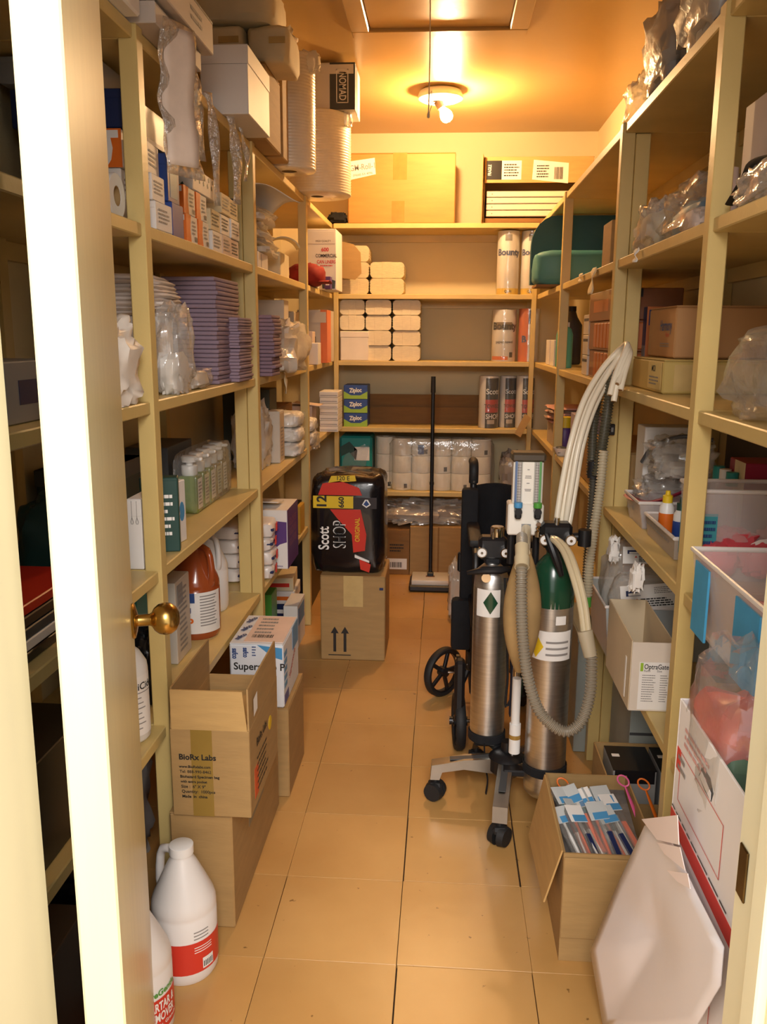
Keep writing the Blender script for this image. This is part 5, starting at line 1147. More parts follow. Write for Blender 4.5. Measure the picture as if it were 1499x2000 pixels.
a, b2 = L(U(1143, 1232, Y=2.09)), L(U(1154, 1282, Y=2.075)); B().cyl(a, b2, .020, .0165, n=18).done('hose_cuff', mat('grey_beige_rubber', '#b3a68c', .45), cart)
for k in range(2):
    q_ = pix([(1142+8*k, 1240, 2.09), (1134+9*k, 1180, 2.12), (1118+10*k, 1120, 2.16), (1100+10*k, 1075, 2.22), (1078+6*k, 1052, 2.28), (1058, 1050+6*k, 2.33)])
    B().tube([L(p) for p in spline(q_, .015)], .0085, n=10).done('clear_hose', HOSEC, cart)
# hoses draped from the shelf post
hook = U(1224, 674, X=.475)
for k in range(4):
    e = (0, 10, 19, 27)[k]; yo = (.0, .02, -.015, .01)[k]
    top = [(1192+e*.75, (772, 784, 750, 762)[k], 2.36), (1204+e*.6, 730, 2.38), (1226+e*.2, 676+4*k, 2.42), (1212+e*.2, 682+4*k, 2.50), (1176+e*.5, 722+6*k, 2.50+yo), (1140+e*.75, 785+5*k, 2.46+yo), (1114+e*.9, 870, 2.42+yo), (1096+e, 960, 2.40+yo), (1086+e*.9, 1030, 2.38), (1082+5*k, 1062, 2.36)]
    t = thing('white_hose', ('first', 'second', 'third', 'fourth')[k]+' of four white hoses draped over the right shelf post', 'hose', tuple(U(*top[0][:2], Y=top[0][2])), 0, 'white hoses on the shelf post')
    o0 = Vector(t.location); path = [p-o0 for p in spline(pix(top), .012)]
    B().tube(path, .0085, n=10).done('hose', HOSE, t, smooth=60)
    d_ = (path[0]-path[1]).normalized(); B().cyl(path[0], path[0]+d_*.001, .0055, n=10).done('hose_bore', CARDD, t)
for k, (seq, r, m, nm, lb) in enumerate((
    ([(1186, 712, 2.58), (1172, 755, 2.56), (1160, 830, 2.54), (1157, 890, 2.53), (1155, 930, 2.52)], .0125, HOSED, 'corrugated_hose', 'olive corrugated hose hanging left beside the right shelf post'),
    ([(1198, 725, 2.50), (1190, 780, 2.49), (1180, 850, 2.48), (1172, 900, 2.48), (1166, 930, 2.48)], .0135, HOSED, 'corrugated_hose', 'olive corrugated hose hanging right beside the right shelf post'),
    ([(1160, 930, 2.50), (1156, 1000, 2.50), (1149, 1080, 2.50), (1145, 1150, 2.50)], .0105, mat('dark_grey_hose', '#4a463c', .45), 'corrugated_hose', 'dark grey corrugated hose below the black coupling'),
    ([(1180, 880, 2.44), (1172, 960, 2.43), (1160, 1040, 2.42), (1152, 1100, 2.42), (1148, 1165, 2.42)], .0115, mat('striped_hose', '#b9ad92', .4), 'corrugated_hose', 'pale ribbed hose hanging before the right shelf post'))):
    P_ = pix(seq); t = thing(nm, lb, 'hose', tuple(P_[0]), 0, 'corrugated hoses on the shelf post'); o0 = Vector(t.location)
    corr([p-o0 for p in P_], r, m, 'hose', t, pitch=.0085, depth=.0028)
    if k < 2: B().tube([p-o0 for p in spline([P_[0]+Vector((.012, 0, -.005)), P_[0]+Vector((.004, 0, .01)), P_[0]], .01)], .006, n=8).done('hook_end', BLACKR, t)
    if k == 2: B().cyl((0, 0, -.005), (0, 0, .045), .018, n=16).done('coupling', BLACKR, t)
    if k == 3: B().cyl(P_[-1]-o0, P_[-1]-o0+Vector((0, 0, -.03)), .012, n=14).done('green_plug', GREEN, t)

# ================================================================ folded wheelchair
WX, WY = .12, 3.16
wc = thing('wheelchair', 'folded black wheelchair standing between the sweeper and the gas cart', 'wheelchair', (WX, WY, 0))
def W(px, py, Y): return U(px, py, Y=Y)-Vector((WX, WY, 0))
for s, x in ((0, 0.0), (1, .17)):
    B().tube([(x, 0, .12), (x, 0, .80), (x, .01, .88), (x, .015, .90)], .0125, n=12).done('back_post', BLACKP, wc)
    B().tube(spline([(x, .005, .865), (x, -.004, .905), (x, .010, .93), (x, .05, .935), (x, .10, .930)], .015), [.016]*3+[.018]*60 if False else .0175, n=12).done('push_handle', BLACKR, wc)
    B().tube(spline([(x, 0, .69), (x, -.15, .70), (x, -.36, .695), (x, -.42, .66), (x, -.43, .45), (x, -.43, .22)], .03), .0115, n=10).tube([(x, -.43, .45), (x, -.2, .44), (x, 0, .44)], .0115, n=10).tube([(x, -.43, .22), (x, -.2, .20), (x, 0, .20)], .0115, n=10).done('side_frame', BLACKP, wc)
    B().box((x, -.20, .715), (.045, .30, .028), bev=.010, seg=2).done('arm_pad', BLACKR, wc)
    B().box((x+.004, -.21, .57), (.006, .36, .22), bev=.002).done('side_guard', BLACKF, wc)
b_ = B(); b_.grid(lambda u, v: (.17*u, .02+.07*math.sin(u*PI), .47+.38*v), 10, 6); o = b_.done('backrest', BLACKF, wc); o.modifiers.new('thickness', 'SOLIDIFY').thickness = .008
b_ = B(); b_.grid(lambda u, v: (.17*u, -.40+.36*v, .45+.10*math.sin(u*PI)), 10, 6); o = b_.done('folded_seat', BLACKF, wc); o.modifiers.new('thickness', 'SOLIDIFY').thickness = .008
B().box((-.03, -.02, .565), (.045, .03, .075), bev=.006).done('latch_bracket', BLACKP, wc); B().box((-.022, -.037, .545), (.034, .004, .016), bev=.002).box((-.008, -.037, .563), (.006, .004, .05)).done('latch_plate', CHROME, wc)
for z_ in (.87, .50, .38): B().cyl((0, -.012, z_), (0, -.016, z_), .005, n=10).done('screw', CHROME, wc)
B().box((-.012, -.035, .60), (.062, .05, .50), bev=.012, seg=2).box((-.035, -.06, .335), (.075, .06, .20), bev=.015, seg=2).done('folded_side_cover', BLACKF, wc)
B().tube([(-.02, -.43, .30), (-.045, -.44, .24), (-.05, -.44, .12)], .012, n=10).box((-.045, -.44, .24), (.035, .05, .20), bev=.01).done('leg_rest', BLACKP, wc)
def wheel(par, c, ax, r, w, spokes):
    q = Vector(ax).to_track_quat('Z', 'Y').to_matrix().to_4x4(); M_ = Matrix.Translation(c) @ q
    n = 40; ty = B(); ty.lathe([(r*.82, -w/2*.8), (r*.93, -w/2), (r, -w*.25), (r, w*.25), (r*.93, w/2), (r*.82, w/2*.8), (r*.82, -w/2*.8)], n=n, cap=False, M=M_); o = ty.done('tyre', BLACKR, par, smooth=60)
    sp = B(); sp.lathe([(r*.76, -w*.3), (r*.83, -w*.3), (r*.83, w*.3), (r*.76, w*.3), (r*.76, -w*.3)], n=n, cap=False, M=M_); sp.lathe([(.001, -w*.6), (r*.2, -w*.5), (r*.2, w*.5), (.001, w*.6)], n=18, M=M_)
    for i in range(spokes):
        a = 2*PI*i/spokes; sp.box((r*.5*math.cos(a), r*.5*math.sin(a), 0), (.001, .001, .001)) if False else None
        R_ = Matrix.Rotation(a, 4, 'Z'); sp.box((r*.48, 0, 0), (r*.62, r*.16, w*.35), bev=.002, M=M_ @ R_)
    sp.done('wheel_hub', BLACKP, par)
    return o
wr = .1
w1_ = U(868, 1358, Z=0); c1 = Vector((w1_.x-WX-.005, w1_.y-WY+.0, wr)); a1 = Vector((.72, -.69, 0))
wheel(wc, c1, a1, wr, .032, 5)
B().tube([c1, c1+Vector((.05, -.0, .0))], .007, n=10).box(tuple(c1+Vector((.055, 0, .02))), (.02, .03, .10), bev=.004).tube([c1+Vector((.055, 0, .03)), c1+Vector((.10, 0, .03))], .008, n=8).done('caster_fork', CHROME, wc)
w2_ = U(895, 1460, Z=0); c2 = Vector((w2_.x-WX, w2_.y-WY, wr)); wheel(wc, c2, (1, .08, 0), wr, .034, 5)
B().tube([c2+Vector((-.03, 0, 0)), c2+Vector((.06, 0, 0))], .007, n=10).done('caster_axle', CHROME, wc); B().cyl(c2+Vector((-.032, 0, 0)), c2+Vector((-.02, 0, 0)), .014, n=12).cyl(c2+Vector((.02, 0, 0)), c2+Vector((.03, 0, 0)), .016, n=12).done('hub_cap', BLACKP, wc)
B().tube([c2+Vector((.055, 0, -.01)), c2+Vector((.055, .02, .10)), c2+Vector((.05, .03, .22))], .010, n=8).done('caster_fork', BLACKP, wc)
for x in (.17,): wheel(wc, Vector((x+.035, -.02, .1)), (1, .0, 0), wr, .032, 5)
bag('white_bag', 'limp white plastic bag on the floor beside the wheelchair', 'bag', (.085, 4.15, 0), (.075, .12, .30), FILMW, 81, amp=.25, inner=[((0, 0, 0), (.055, .09, .22), PAPER, 'white_cloth')])

# ================================================================ right shelves
# --- above the top board
bag('plastic_wrap', 'grey clear plastic wrapped bundle nearest the door on the top right shelf', 'bundle', (.585, 2.00, Z6), (.17, .40, .31), FILMD, 101, amp=.24, inner=[((0, 0, 0), (.13, .33, .24), mat('soft_grey_cloth', '#a39d98', .7, var=.2), 'grey_cloth')], nu=34, nv=20)
bag('plastic_wrap', 'dark clear plastic wrapped bundle on the top right shelf', 'bundle', (.575, 2.38, Z6), (.14, .30, .21), FILMD, 102, amp=.26, inner=[((0, 0, 0), (.10, .22, .15), mat('mid_grey_cloth', '#6f6a66', .7, var=.2), 'dark_cloth')], nu=34, nv=20)
bag('plastic_wrap', 'small clear plastic bundle above the middle right post', 'bundle', (.56, 2.66, Z6), (.10, .24, .11), FILMH, 103, amp=.3, nu=30, nv=16)
t, S = box3('carton_box', 'blush white box at the near end of the top right shelf', 'box', (.525, .83), (1.62, 1.80), (Z6, Z6+.22), mat('blush_board'))
# --- second board (z5)
t, S = box3('carton_box', 'grey box at the back of the second right shelf', 'box', (.67, .84), (2.34, 2.56), (Z5, Z5+.17), mat('grey_beige_board', '#a99c8a', .65)); B().box((-S[0]*.3, -.02, S[2]+.008), (S[0]*.3, S[1]*.8, .012), bev=.003).done('lid_edge', mat('grey_beige_board'), t); patch(t, S, 'left', 0, 0, 1, 1, CARDL, 'side_panel')
bag('plastic_bag', 'clear bag with cream contents on the second right shelf beside the middle post', 'bag', (.585, 2.44, Z5), (.14, .20, .13), FILMH, 104, amp=.3, inner=[((0, 0, 0), (.11, .16, .10), CREAMP, 'cream_contents')])
bag('plastic_bag', 'clear bag with blue contents at the edge of the second right shelf', 'bag', (.590, 2.10, Z5), (.15, .36, .12), FILM, 105, amp=.35, inner=[((0, .02, 0), (.09, .26, .08), mat('blue_contents', '#5d8fb0', .5, var=.3, scale=14), 'blue_contents'), ((-.03, -.08, 0), (.07, .14, .05), mat('pale_contents', '#dcc9bd', .5, var=.3, scale=20), 'white_contents')], nu=34, nv=18)
t = thing('ointment_bottle', 'white bottle with dark print behind the first right post', 'bottle', (.575, 1.905, Z5+.001)); B().lathe([(.022, 0), (.024, .006), (.024, .085), (.020, .095), (.020, .112), (.001, .113)], n=22).done('body', mat('blush_white', '#ead9d0', .4), t); band(t, .024, .06, .064, INK, 'dark_line'); bandtext(t, .024, .035, .022, '7', INK, ang=-1.9)
strip('paper_tag', 'white price tag hanging on the edge of the second right shelf', 'tag', [(.504, 2.40, Z5+.004), (.500, 2.40, Z5-.015), (.500, 2.40, Z5-.032)], .03, PAPER)
t, S = box3('archive_box', 'white storage box with a hand hole at the near end of the second right shelf', 'box', (.56, .815), (1.46, 1.78), (Z5, Z5+.20), mat('blush_board')); patch(t, S, 'left', .45, .58, .60, .68, DGREY, 'hand_hole')
t = thing('black_strap', 'black strap lying before the white storage box', 'strap', (.535, 1.60, Z5+.02)); B().tube(spline([(0, .14, .0), (.0, .06, .035), (-.008, 0, .05), (.0, -.08, .045)], .015), .012, n=8, flat=.3).done('strap', BLACKP, t)
bag('plastic_bag', 'small clear bag under the black strap', 'bag', (.535, 1.56, Z5), (.05, .22, .06), FILMH, 106, amp=.35)
t, S = box3('carton', 'small brown upright carton between the right posts of the second shelf', 'carton', (.535, .66), (2.95, 3.10), (Z5, Z5+.145), CARD); patch(t, S, 'front', .1, .45, .9, .6, GREY, 'grey_band'); lines(t, S, 'front', .2, .65, .8, .8, 2, INK, 2)
t, S = box3('carton_box', 'dark box behind the small brown upright carton', 'box', (.66, .84), (2.85, 3.15), (Z5, Z5+.19), DGREY)
strip('paper_tag', 'cream paper slip hanging below the small brown carton', 'tag', [(.506, 3.06, Z5+.004), (.500, 3.06, Z5-.03), (.494, 3.05, Z5-.085)], .06, CREAMP)
strip('paper_tag', 'curled cream label on the shelf edge under the teal cushion', 'tag', [(.506, 3.34, Z5+.004), (.500, 3.34, Z5-.01), (.500, 3.33, Z5-.028)], .04, CREAMP)
# teal cushion seat
t = thing('cushion_seat', 'teal vinyl cushion with a rounded dark back at the right corner', 'cushion', (.66, 4.35, Z5+.001))
x0 = U(1045, 460, Y=4.25).x-.66; zt = min(U(1090, 392, Y=4.30).z-Z5, .345); xr2 = .165
prof = [(x0, .02), (xr2, .02), (xr2, zt)] + [(x0+.12-.12*math.sin(k*PI/12), zt-.14+.14*math.cos(k*PI/12)) for k in range(7)]
B().prism(prof, .04, .09, axis='Y').done('back_panel', TEALFD, t)
b_ = B(); b_.blob((x0/2+xr2/2, -.06, .085), (xr2-x0, .24, .165), seed=12, amp=.05, freq=2, sq=.35, nu=36, nv=18); b_.done('cushion', TEALF, t, smooth=50)
B().box((x0/2+xr2/2, -.06, .006), (xr2-x0-.02, .2, .01)).done('seat_base', CARDD, t)
# --- third board (z4)
ORB = mat('orange_box', '#c3682a', .4, var=.10, coat=.3); ORBD = mat('brown_orange_box', '#8c4f24', .4, var=.12, coat=.3)
for k in range(3):
    t, S = box3('ribbed_pack', ('bottom', 'middle', 'top')[k]+' shrink-wrapped pack of orange boxes behind the middle right post', 'pack', (.535-.004*k, .74), (2.80, 3.25), (Z4+.098*k, Z4+.0975+.098*k), ORBD, 0, 'shrink-wrapped orange packs', flap=False)
    if k < 2:
        for j in range(5): B().box((-S[0]/2-.001, -.16+.062*j, S[2]/2), (.006, .052, S[2]*.86), bev=.003).done('orange_box', ORB, t)
        for j in range(4): B().box((-S[0]/2+.03+.05*j, -S[1]/2-.001, S[2]/2), (.042, .006, S[2]*.86), bev=.003).done('orange_box', ORB, t)
    else: patch(t, S, 'front', .3, .72, .42, .98, BLACKP, 'dark_label'); patch(t, S, 'left', .2, .3, .8, .7, ORB, 'orange_panel')
for k, (z_, lb) in enumerate(((0, 'lower'), (.075, 'middle'), (.15, 'upper'))):
    t, S = box3('pill_box', lb+' small white box with a dark stripe beside the orange packs', 'box', (.535, .63), (3.30, 3.42), (Z4+z_, Z4+z_+.074), mat('grey_white_board'), 0, 'small boxes beside the orange packs'); patch(t, S, 'front', .1, .68, .95, .82, DGREY, 'dark_stripe'); patch(t, S, 'left', .1, .68, .95, .82, DGREY, 'dark_stripe'); lines(t, S, 'front', .2, .2, .6, .5, 2, INK, k)
for k in range(2):
    t = thing('lotion_bottle', ('left', 'right')[k]+' of two teal bottles behind the third right post', 'bottle', (.560, 4.06+.13*k, Z4+.001), 0, 'teal bottles on the third right shelf'); B().lathe([(.028, 0), (.030, .008), (.030, .15), (.022, .175), (.011, .185)], n=20).done('body', mat('teal_bottle', '#5fae97', .3), t); B().lathe([(.013, .185), (.013, .205), (.001, .206)], n=14).done('cap', WHITEP, t)
for k in range(2):
    t, S = box3('pill_box', ('near', 'far')[k]+' plain white box at the corner of the third right shelf', 'box', (.535, .62), (4.30+.18*k, 4.44+.18*k), (Z4, Z4+.125), WHITEB, 0, 'plain white boxes at the right corner')
t = thing('dark_bottle', 'dark tall bottle at the back of the right corner', 'bottle', (.66, 4.62, Z4+.001)); B().lathe([(.05, 0), (.055, .01), (.055, .20), (.03, .24), (.02, .27)], n=24).done('body', DGREY, t); B().lathe([(.022, .27), (.022, .295), (.001, .296)], n=14).done('cap', BLACKP, t)
x0, x1, z0, z1, _ = fit(1240, 1302, 685, 755, Y=2.15, zb=Z4)
HM = mat('harmony_board', '#b98a58', .65, var=.06)
t, S = carton('carton', 'wide yellowish carton under the one lettered Harmony', (.560, .84), (2.26, 2.62), (Z4, Z4+.088), CARDY); patch(t, S, 'left', .55, .1, .95, .9, mat('pale_yellow_label', '#d6bd78', .6), 'paper_label'); text(t, S, 'left', .72, .70, .016, 'MOI', INK, bold=.02); lines(t, S, 'left', .6, .2, .9, .5, 3, INKG, 3); patch(t, S, 'front', .1, .1, .8, .85, TAPEL, 'tape')
t, S = carton('carton', 'tan carton lettered Harmony on the yellowish carton', (.600, .84), (2.33, 2.62), (Z4+.0886, Z4+.225), HM); text(t, S, 'left', .68, .62, .028, 'Harmony', INKB, sx=.8, bold=.02); lines(t, S, 'left', .5, .2, .85, .3, 2, INKG, 3); text(t, S, 'left', .75, .45, .012, 'Paper', INKR)
t, S = box3('carton_box', 'narrow blue and grey box behind the Harmony carton', 'box', (.62, .82), (2.745, 2.795), (Z4, Z4+.235), NAVY); patch(t, S, 'left', .1, .1, .9, .5, GREY, 'grey_panel'); patch(t, S, 'front', 0, 0, .35, 1, ORB, 'orange_panel')
bag('plastic_bag', 'large clear plastic bag at the near end of the third right shelf', 'bag', (.62, 1.56, Z4), (.20, .34, .17), FILM, 107, amp=.22, freq=2.5, nu=36, nv=20)
t, S = box3('clip', 'small black clip on the middle right post', 'clip', (.515, .532), (2.684, 2.699), (1.10, 1.135), BLACKP, flap=False); patch(t, S, 'front', .3, .3, .7, .7, GREY, 'pale_mark')
# --- fourth board (z1)
t, S = box3('supply_box', 'plain white box at the back of the fourth right shelf', 'box', (.595, .74), (2.56, 2.66), (Z1, Z1+.265), WHITEB)
t, S = box3('dark_box', 'dark brown box at the back of the fourth right shelf', 'box', (.81, .85), (2.10, 2.5), (Z1, Z1+.26), mat('brown_board'))
def tub(name, label, xr, yr, z0, h, m=None, labels=(), group=None, rim=.008):
    w, d = xr[1]-xr[0], yr[1]-yr[0]; t = thing(name, label, 'bin', ((xr[0]+xr[1])/2, (yr[0]+yr[1])/2, z0+.001), 0, group); tp = .90; b_ = B(); th = .003
    def ring(k, z, ins): return [Vector((sx*(w/2*k-ins), sy*(d/2*k-ins), z)) for sx, sy in ((-1, -1), (1, -1), (1, 1), (-1, 1))]
    R_ = [ring(tp, 0, 0), ring(1, h, 0), ring(1, h, th), ring(tp, th, th)]
    V = [[b_.bm.verts.new(v) for v in r_] for r_ in R_]
    for a, b2 in zip(V, V[1:]):
        for i in range(4): b_.bm.faces.new((a[i], a[(i+1) % 4], b2[(i+1) % 4], b2[i]))
    b_.bm.faces.new(V[0][::-1]); b_.bm.faces.new(V[3]); b_.done('tub_body', m or TUB, t, smooth=0)
    r_ = B(); hw, hd = w/2, d/2
    r_.tube([(-hw, -hd, h), (hw, -hd, h), (hw, hd, h), (-hw, hd, h)], rim*.6, n=8, closed=True).done('rim', mat('rim_plastic', '#e3ddd8', .3, var=.03), t)
    return t, (w*1.0, d*1.0, h)
x0, x1, z0, z1, YT = fit(1248, 1345, 965, 1003, zb=Z1); YT = 2.36
t, S = tub('plastic_tub', 'low clear tub holding zip bags on the fourth right shelf', (.545, .84), (YT, YT+.185), Z1, .075)
zb1 = bag('zip_bag', 'clear zip bag with a red seal spilling from the low tub', 'bag', (.640, YT+.10, Z1+.006), (.16, .16, .13), FILM, 111, amp=.3, inner=[((.02, -.02, 0), (.10, .10, .07), mat('pink_white_contents', '#c9a0a0', .5, var=.5, scale=14), 'packets')])
B().tube(spline([(-.088, .07, .06), (-.085, .01, .06), (-.06, -.065, .065), (.0, -.09, .09), (.07, -.088, .125)], .012), .016, n=8, flat=.3).done('zip_seal', CRIMSON, zb1)
zb2 = bag('zip_bag', 'dull clear zip bag with a black rim on top of the low tub', 'bag', (.67, YT+.09, Z1+.138), (.17, .17, .11), FILMH, 112, amp=.3, inner=[((0, 0, 0), (.08, .10, .04), PAPER, 'white_slip')])
B().tube(spline([(-.09, .06, .03), (-.07, .02, .08), (-.01, -.03, .115), (.07, -.06, .11)], .012), .006, n=8).done('zip_seal', DGREY, zb2)
t, S = tub('plastic_tray', 'grey tray with squeeze bottles beside the first right post', (.555, .66), (2.02, 2.32), Z1, .055, m=mat('grey_tray', '#b3a597', .5)); lines(t, S, 'left', .05, .55, .95, .98, 2, INKG, 6)
for k, (x, y, m, cp, lb) in enumerate(((.590, 2.24, ORANGE, YELLOW, 'orange squeeze bottle with a yellow cap in the grey tray'), (.600, 2.14, BLUE, DGREEN, 'blue squeeze bottle with a green cap in the grey tray'), (.63, 2.19, WHITEP, YELLOW, 'white squeeze bottle with a yellow cap behind the first right post'))):
    t = thing('squeeze_bottle', lb, 'bottle', (x, y, Z1+.005), 0, 'squeeze bottles in the grey tray'); B().lathe([(.017, 0), (.019, .005), (.019, .085), (.012, .098)], n=18).done('body', WHITEP, t); band(t, .019, .004, .07, m, 'colour_label', -PI, PI, 24); B().lathe([(.013, .097), (.013, .115), (.007, .118), (.006, .128), (.001, .129)], n=14).done('cap', cp, t)
t, S = box3('glove_box', 'crimson and white box at the near end of the fourth right shelf', 'box', (.70, .84), (2.01, 2.12), (Z1+.0, Z1+.24), CRIMSON); patch(t, S, 'left', .35, 0, 1, 1, CREAMP, 'cream_side'); patch(t, S, 'left', .1, .3, .4, .7, RED, 'red_shape')
for k in range(3):
    t = thing('small_bottle', ('left', 'middle', 'right')[k]+' small bottle with a teal cap behind the clear bins', 'bottle', (.685, 2.05+.05*k, Z1+.001), 0, 'teal-capped bottles behind the bins'); B().lathe([(.016, 0), (.017, .005), (.017, .17), (.010, .185)], n=18).done('body', TUB, t); B().lathe([(.014, .18), (.014, .212), (.001, .213)], n=14).done('cap', (TEAL, WHITEP, TEAL)[k], t)
BL = mat('blue_label', '#3f97c4', .6, var=.08, scale=20); TL = mat('teal_label', '#3f9aa6', .6, var=.08, scale=20)
t, S = tub('storage_bin', 'clear bin of red items with a teal label on the right shelf', (.553, .810), (1.85, 1.995), Z1, .20)
patch(t, S, 'left', .02, .15, .30, .80, TL, 'teal_label', off=-.004, th=.003); lines(t, S, 'front', .04, .25, .16, .7, 6, INKB, 3); patch(t, S, 'front', .03, .2, .17, .75, TL, 'teal_label', off=-.002, th=.003)
for k in range(5): B().blob((-.08+.05*k, -.05+.02*(k % 2), .05+.02*(k % 2)), (.09, .10, .08), seed=120+k, amp=.25).done('red_packet', mat('red_packet', '#d9505a', .4, var=.25, scale=14), t)
patch(t, S, 'front', 0, 0, 0, 0, PAPER, 'oval_sign', off=.003, th=.002, poly=[(.60+.20*math.cos(k*PI/8), .30+.20*math.sin(k*PI/8)) for k in range(16)]); text(t, S, 'front', .60, .30, .016, 'Sterile', INKR, off=.0045, bold=.03)
t, S = tub('storage_bin', 'clear overhanging bin with blue labels nearest the door', (.455, .80), (1.165, 1.535), Z1, .150)
for (u0, u1) in ((.06, .27), (.64, .92)):
    patch(t, S, 'left', u0, .05, u1, .90, BL, 'blue_label', off=.0, th=.004)
b_ = 0
for k in range(3): B().blob((-.06+.08*k, .02, .045), (.10, .26, .08), seed=130+k, amp=.2).done('pale_packet', mat('pink_packet', '#cf7a80', .45, var=.3, scale=12) if k == 0 else mat('bluish_packet', '#c9cdda', .4), t)
# corner bay, fourth board
for k in range(7):
    t = thing('folded_cloth', ORD[k]+' folded cloth from the bottom of the pink pile at the right corner', 'cloth', (.62, 4.28, Z1+.11+.011*k), .15*math.sin(k*2.1), 'pink cloths on the right corner shelf')
    B().blob((0, 0, .006), (.20, .30, .0155), seed=140+k, amp=.18, sq=.5, nu=26, nv=6).done('cloth', (mat('pink_cloth', '#c99a8e', .85, var=.1), mat('grey_cloth', '#a58f80', .85, var=.1))[k % 2], t, smooth=40)
t, S = box3('carton_box', 'tan box under the pile of pink cloths', 'box', (.535, .80), (4.18, 4.42), (Z1, Z1+.11), mat('beige_board'))
t, S = box3('carton_box', 'pale upright box beside the third right post', 'box', (.56, .70), (3.62, 3.80), (Z1, Z1+.20), mat('lilac_board', '#b9a8b4', .6))
t = thing('spice_jar', 'yellow jar with a purple label on the right corner shelf', 'jar', (.565, 4.0, Z1+.001)); B().lathe([(.035, 0), (.038, .006), (.038, .10), (.03, .115)], n=22).done('body', PURPLE, t); B().lathe([(.034, .112), (.034, .16), (.001, .161)], n=18).done('cap', YELLOW, t)
t = thing('small_bowl', 'small white dish before the yellow jar', 'dish', (.535, 3.86, Z1+.001)); B().lathe([(.02, 0), (.038, .035), (.036, .035), (.018, .004), (.001, .004)], n=22).done('dish', WHITEP, t); B().blob((0, 0, .025), (.05, .05, .03), seed=5, amp=.2).done('dark_contents', DGREY, t)
t, S = carton('carton', 'brown carton low beside the gas cart hoses', (.53, .82), (2.78, 3.3), (Z1, Z1+.16), CARD)
# --- fifth board (z0)
t, S = tub('plastic_tub', 'clear tub full of bagged papers on the lowest right shelf', (.465, .80), (2.325, 2.62), Z0, .16, m=film('blue_grey_tub', tint='#dfe8ea', haze=.45, gloss=.2, rough=.2, bump=.05))
bag('zip_bag', 'upper clear zip bag with a white printed slip in the lowest right tub', 'bag', (.61, 2.54, Z0+.02), (.24, .11, .30), FILMH, 151, amp=.12, inner=[((0, 0, 0), (.16, .07, .16), mat('dull_white_board'), 'papers')])
bag('zip_bag', 'front clear zip bag with a white printed slip in the lowest right tub', 'bag', (.595, 2.41, Z0+.02), (.21, .09, .23), FILMH, 152, amp=.12, inner=[((0, 0, 0), (.15, .05, .12), mat('dull_white_board'), 'papers')])
for k, (x, y, z, w, h, ry, lb) in enumerate(((.590, 2.345, Z0+.150, .155, .072, -.10, 'tilted white instruction slip in front of the lowest right tub bags'), (.60, 2.47, Z0+.250, .13, .05, -.02, 'small white instruction slip on the upper zip bag'))):
    t = thing('paper_slip', lb, 'paper', (x, y, z), rot=(-.12, ry, 0)); S = (w, .002, h); B().box((0, 0, h/2), S).done('slip', PAPER, t)
    patch(t, S, 'front', .10, .58, .36, .80, NAVY, 'logo', off=.0008); patch(t, S, 'front', .14, .60, .36, .70, PAPER, 'logo_gap', off=.0012); lines(t, S, 'front', .60, .62, .92, .9, 4, INKG, 4); lines(t, S, 'front', .35, .12, .95, .48, 4, INK, 6, fill=.55); patch(t, S, 'front', 0, 0, 0, 0, INKR, 'warning_mark', poly=[(.26, .36), (.32, .36), (.29, .48)])
# open box lettered OptraGate
p = U(1228, 1388, Z=Z0); x1_ = U(1312, 1330, Y=p.y).x; h = U(1228, 1243, Y=p.y).z-Z0; w = x1_-p.x; d = .30
t = thing('open_box', 'open white box with a label lettered OptraGate on the lowest right shelf', 'box', (p.x+w/2, p.y+d/2, Z0+.001)); th = .003; OM = mat('cream_board', '#d6c3a2', .6, var=.06)
B().box((0, -d/2+th/2, h*.46), (w, th, h*.92)).done('front_panel', mat('pale_board', '#ddd0c0', .6), t); B().box((0, d/2-th/2, h/2), (w, th, h)).done('back_panel', OM, t)
for s in (-1, 1): B().prism([(-d/2+.004, 0), (d/2-.004, 0), (d/2-.004, h), (-d/2+.004, h*.93)], s*w/2-th/2, s*w/2+th/2, axis='X').done('side_panel', OM, t)
B().box((0, 0, th/2), (w-.008, d-.008, th)).done('bottom_panel', OM, t)
S = (w, d, h); patch(t, S, 'front', .20, .02, .96, .66, PAPER, 'product_label', off=.001); patch(t, S, 'front', .22, .54, .29, .65, LIME, 'green_mark', off=.002); text(t, S, 'front', .31, .60, .0125, 'OptraGate', INK, align='LEFT', off=.002, sx=.74); text(t, S, 'front', .31, .545, .0055, 'Refill       Size', INKG, align='LEFT', off=.002); lines(t, S, 'front', .28, .12, .62, .50, 12, INKG, 4, fill=.35); lines(t, S, 'front', .72, .12, .92, .50, 12, INKG, 5, fill=.35)
B().box((-w/2-.0025, -.10, h*.36), (.001, .012, h*.55)).done('white_strip', PAPER, t)
t, S = box3('carton_box', 'green topped carton behind the first right post', 'box', (.58, .80), (1.72, 1.83), (Z0, Z0+.195), CARD); patch(t, S, 'top', 0, 0, 1, 1, mat('olive_green_board', '#5d6a3a', .6), 'green_top'); patch(t, S, 'left', .1, .1, .5, .4, ORANGE, 'orange_panel')
t, S = box3('carton_box', 'grey white carton at the near end of the lowest right shelf', 'box', (.56, .80), (1.50, 1.70), (Z0, Z0+.165), WHITEB); patch(t, S, 'front', .2, .4, .45, .62, INK, 'dark_mark')
for k in range(2):
    t = thing('small_glove', ('white finger glove', 'clear plastic clip')[k]+' hanging under the fourth right shelf edge', 'clip', (.512, (2.16, 2.46)[k], Z1-.075)); B().blob((0, 0, .03), (.03, .04, .07), seed=160+k, amp=.5, floor=False).done('glove', PAPER, t); B().cyl((0, 0, .05), (0, 0, .0475+.0), .004, n=6) if False else None; B().tube([(0, 0, .05), (0, 0, .062)], .004, n=6).done('tab', PAPER, t)
    t.location = (.505, (2.16, 2.46)[k], Z1-TH-.085)

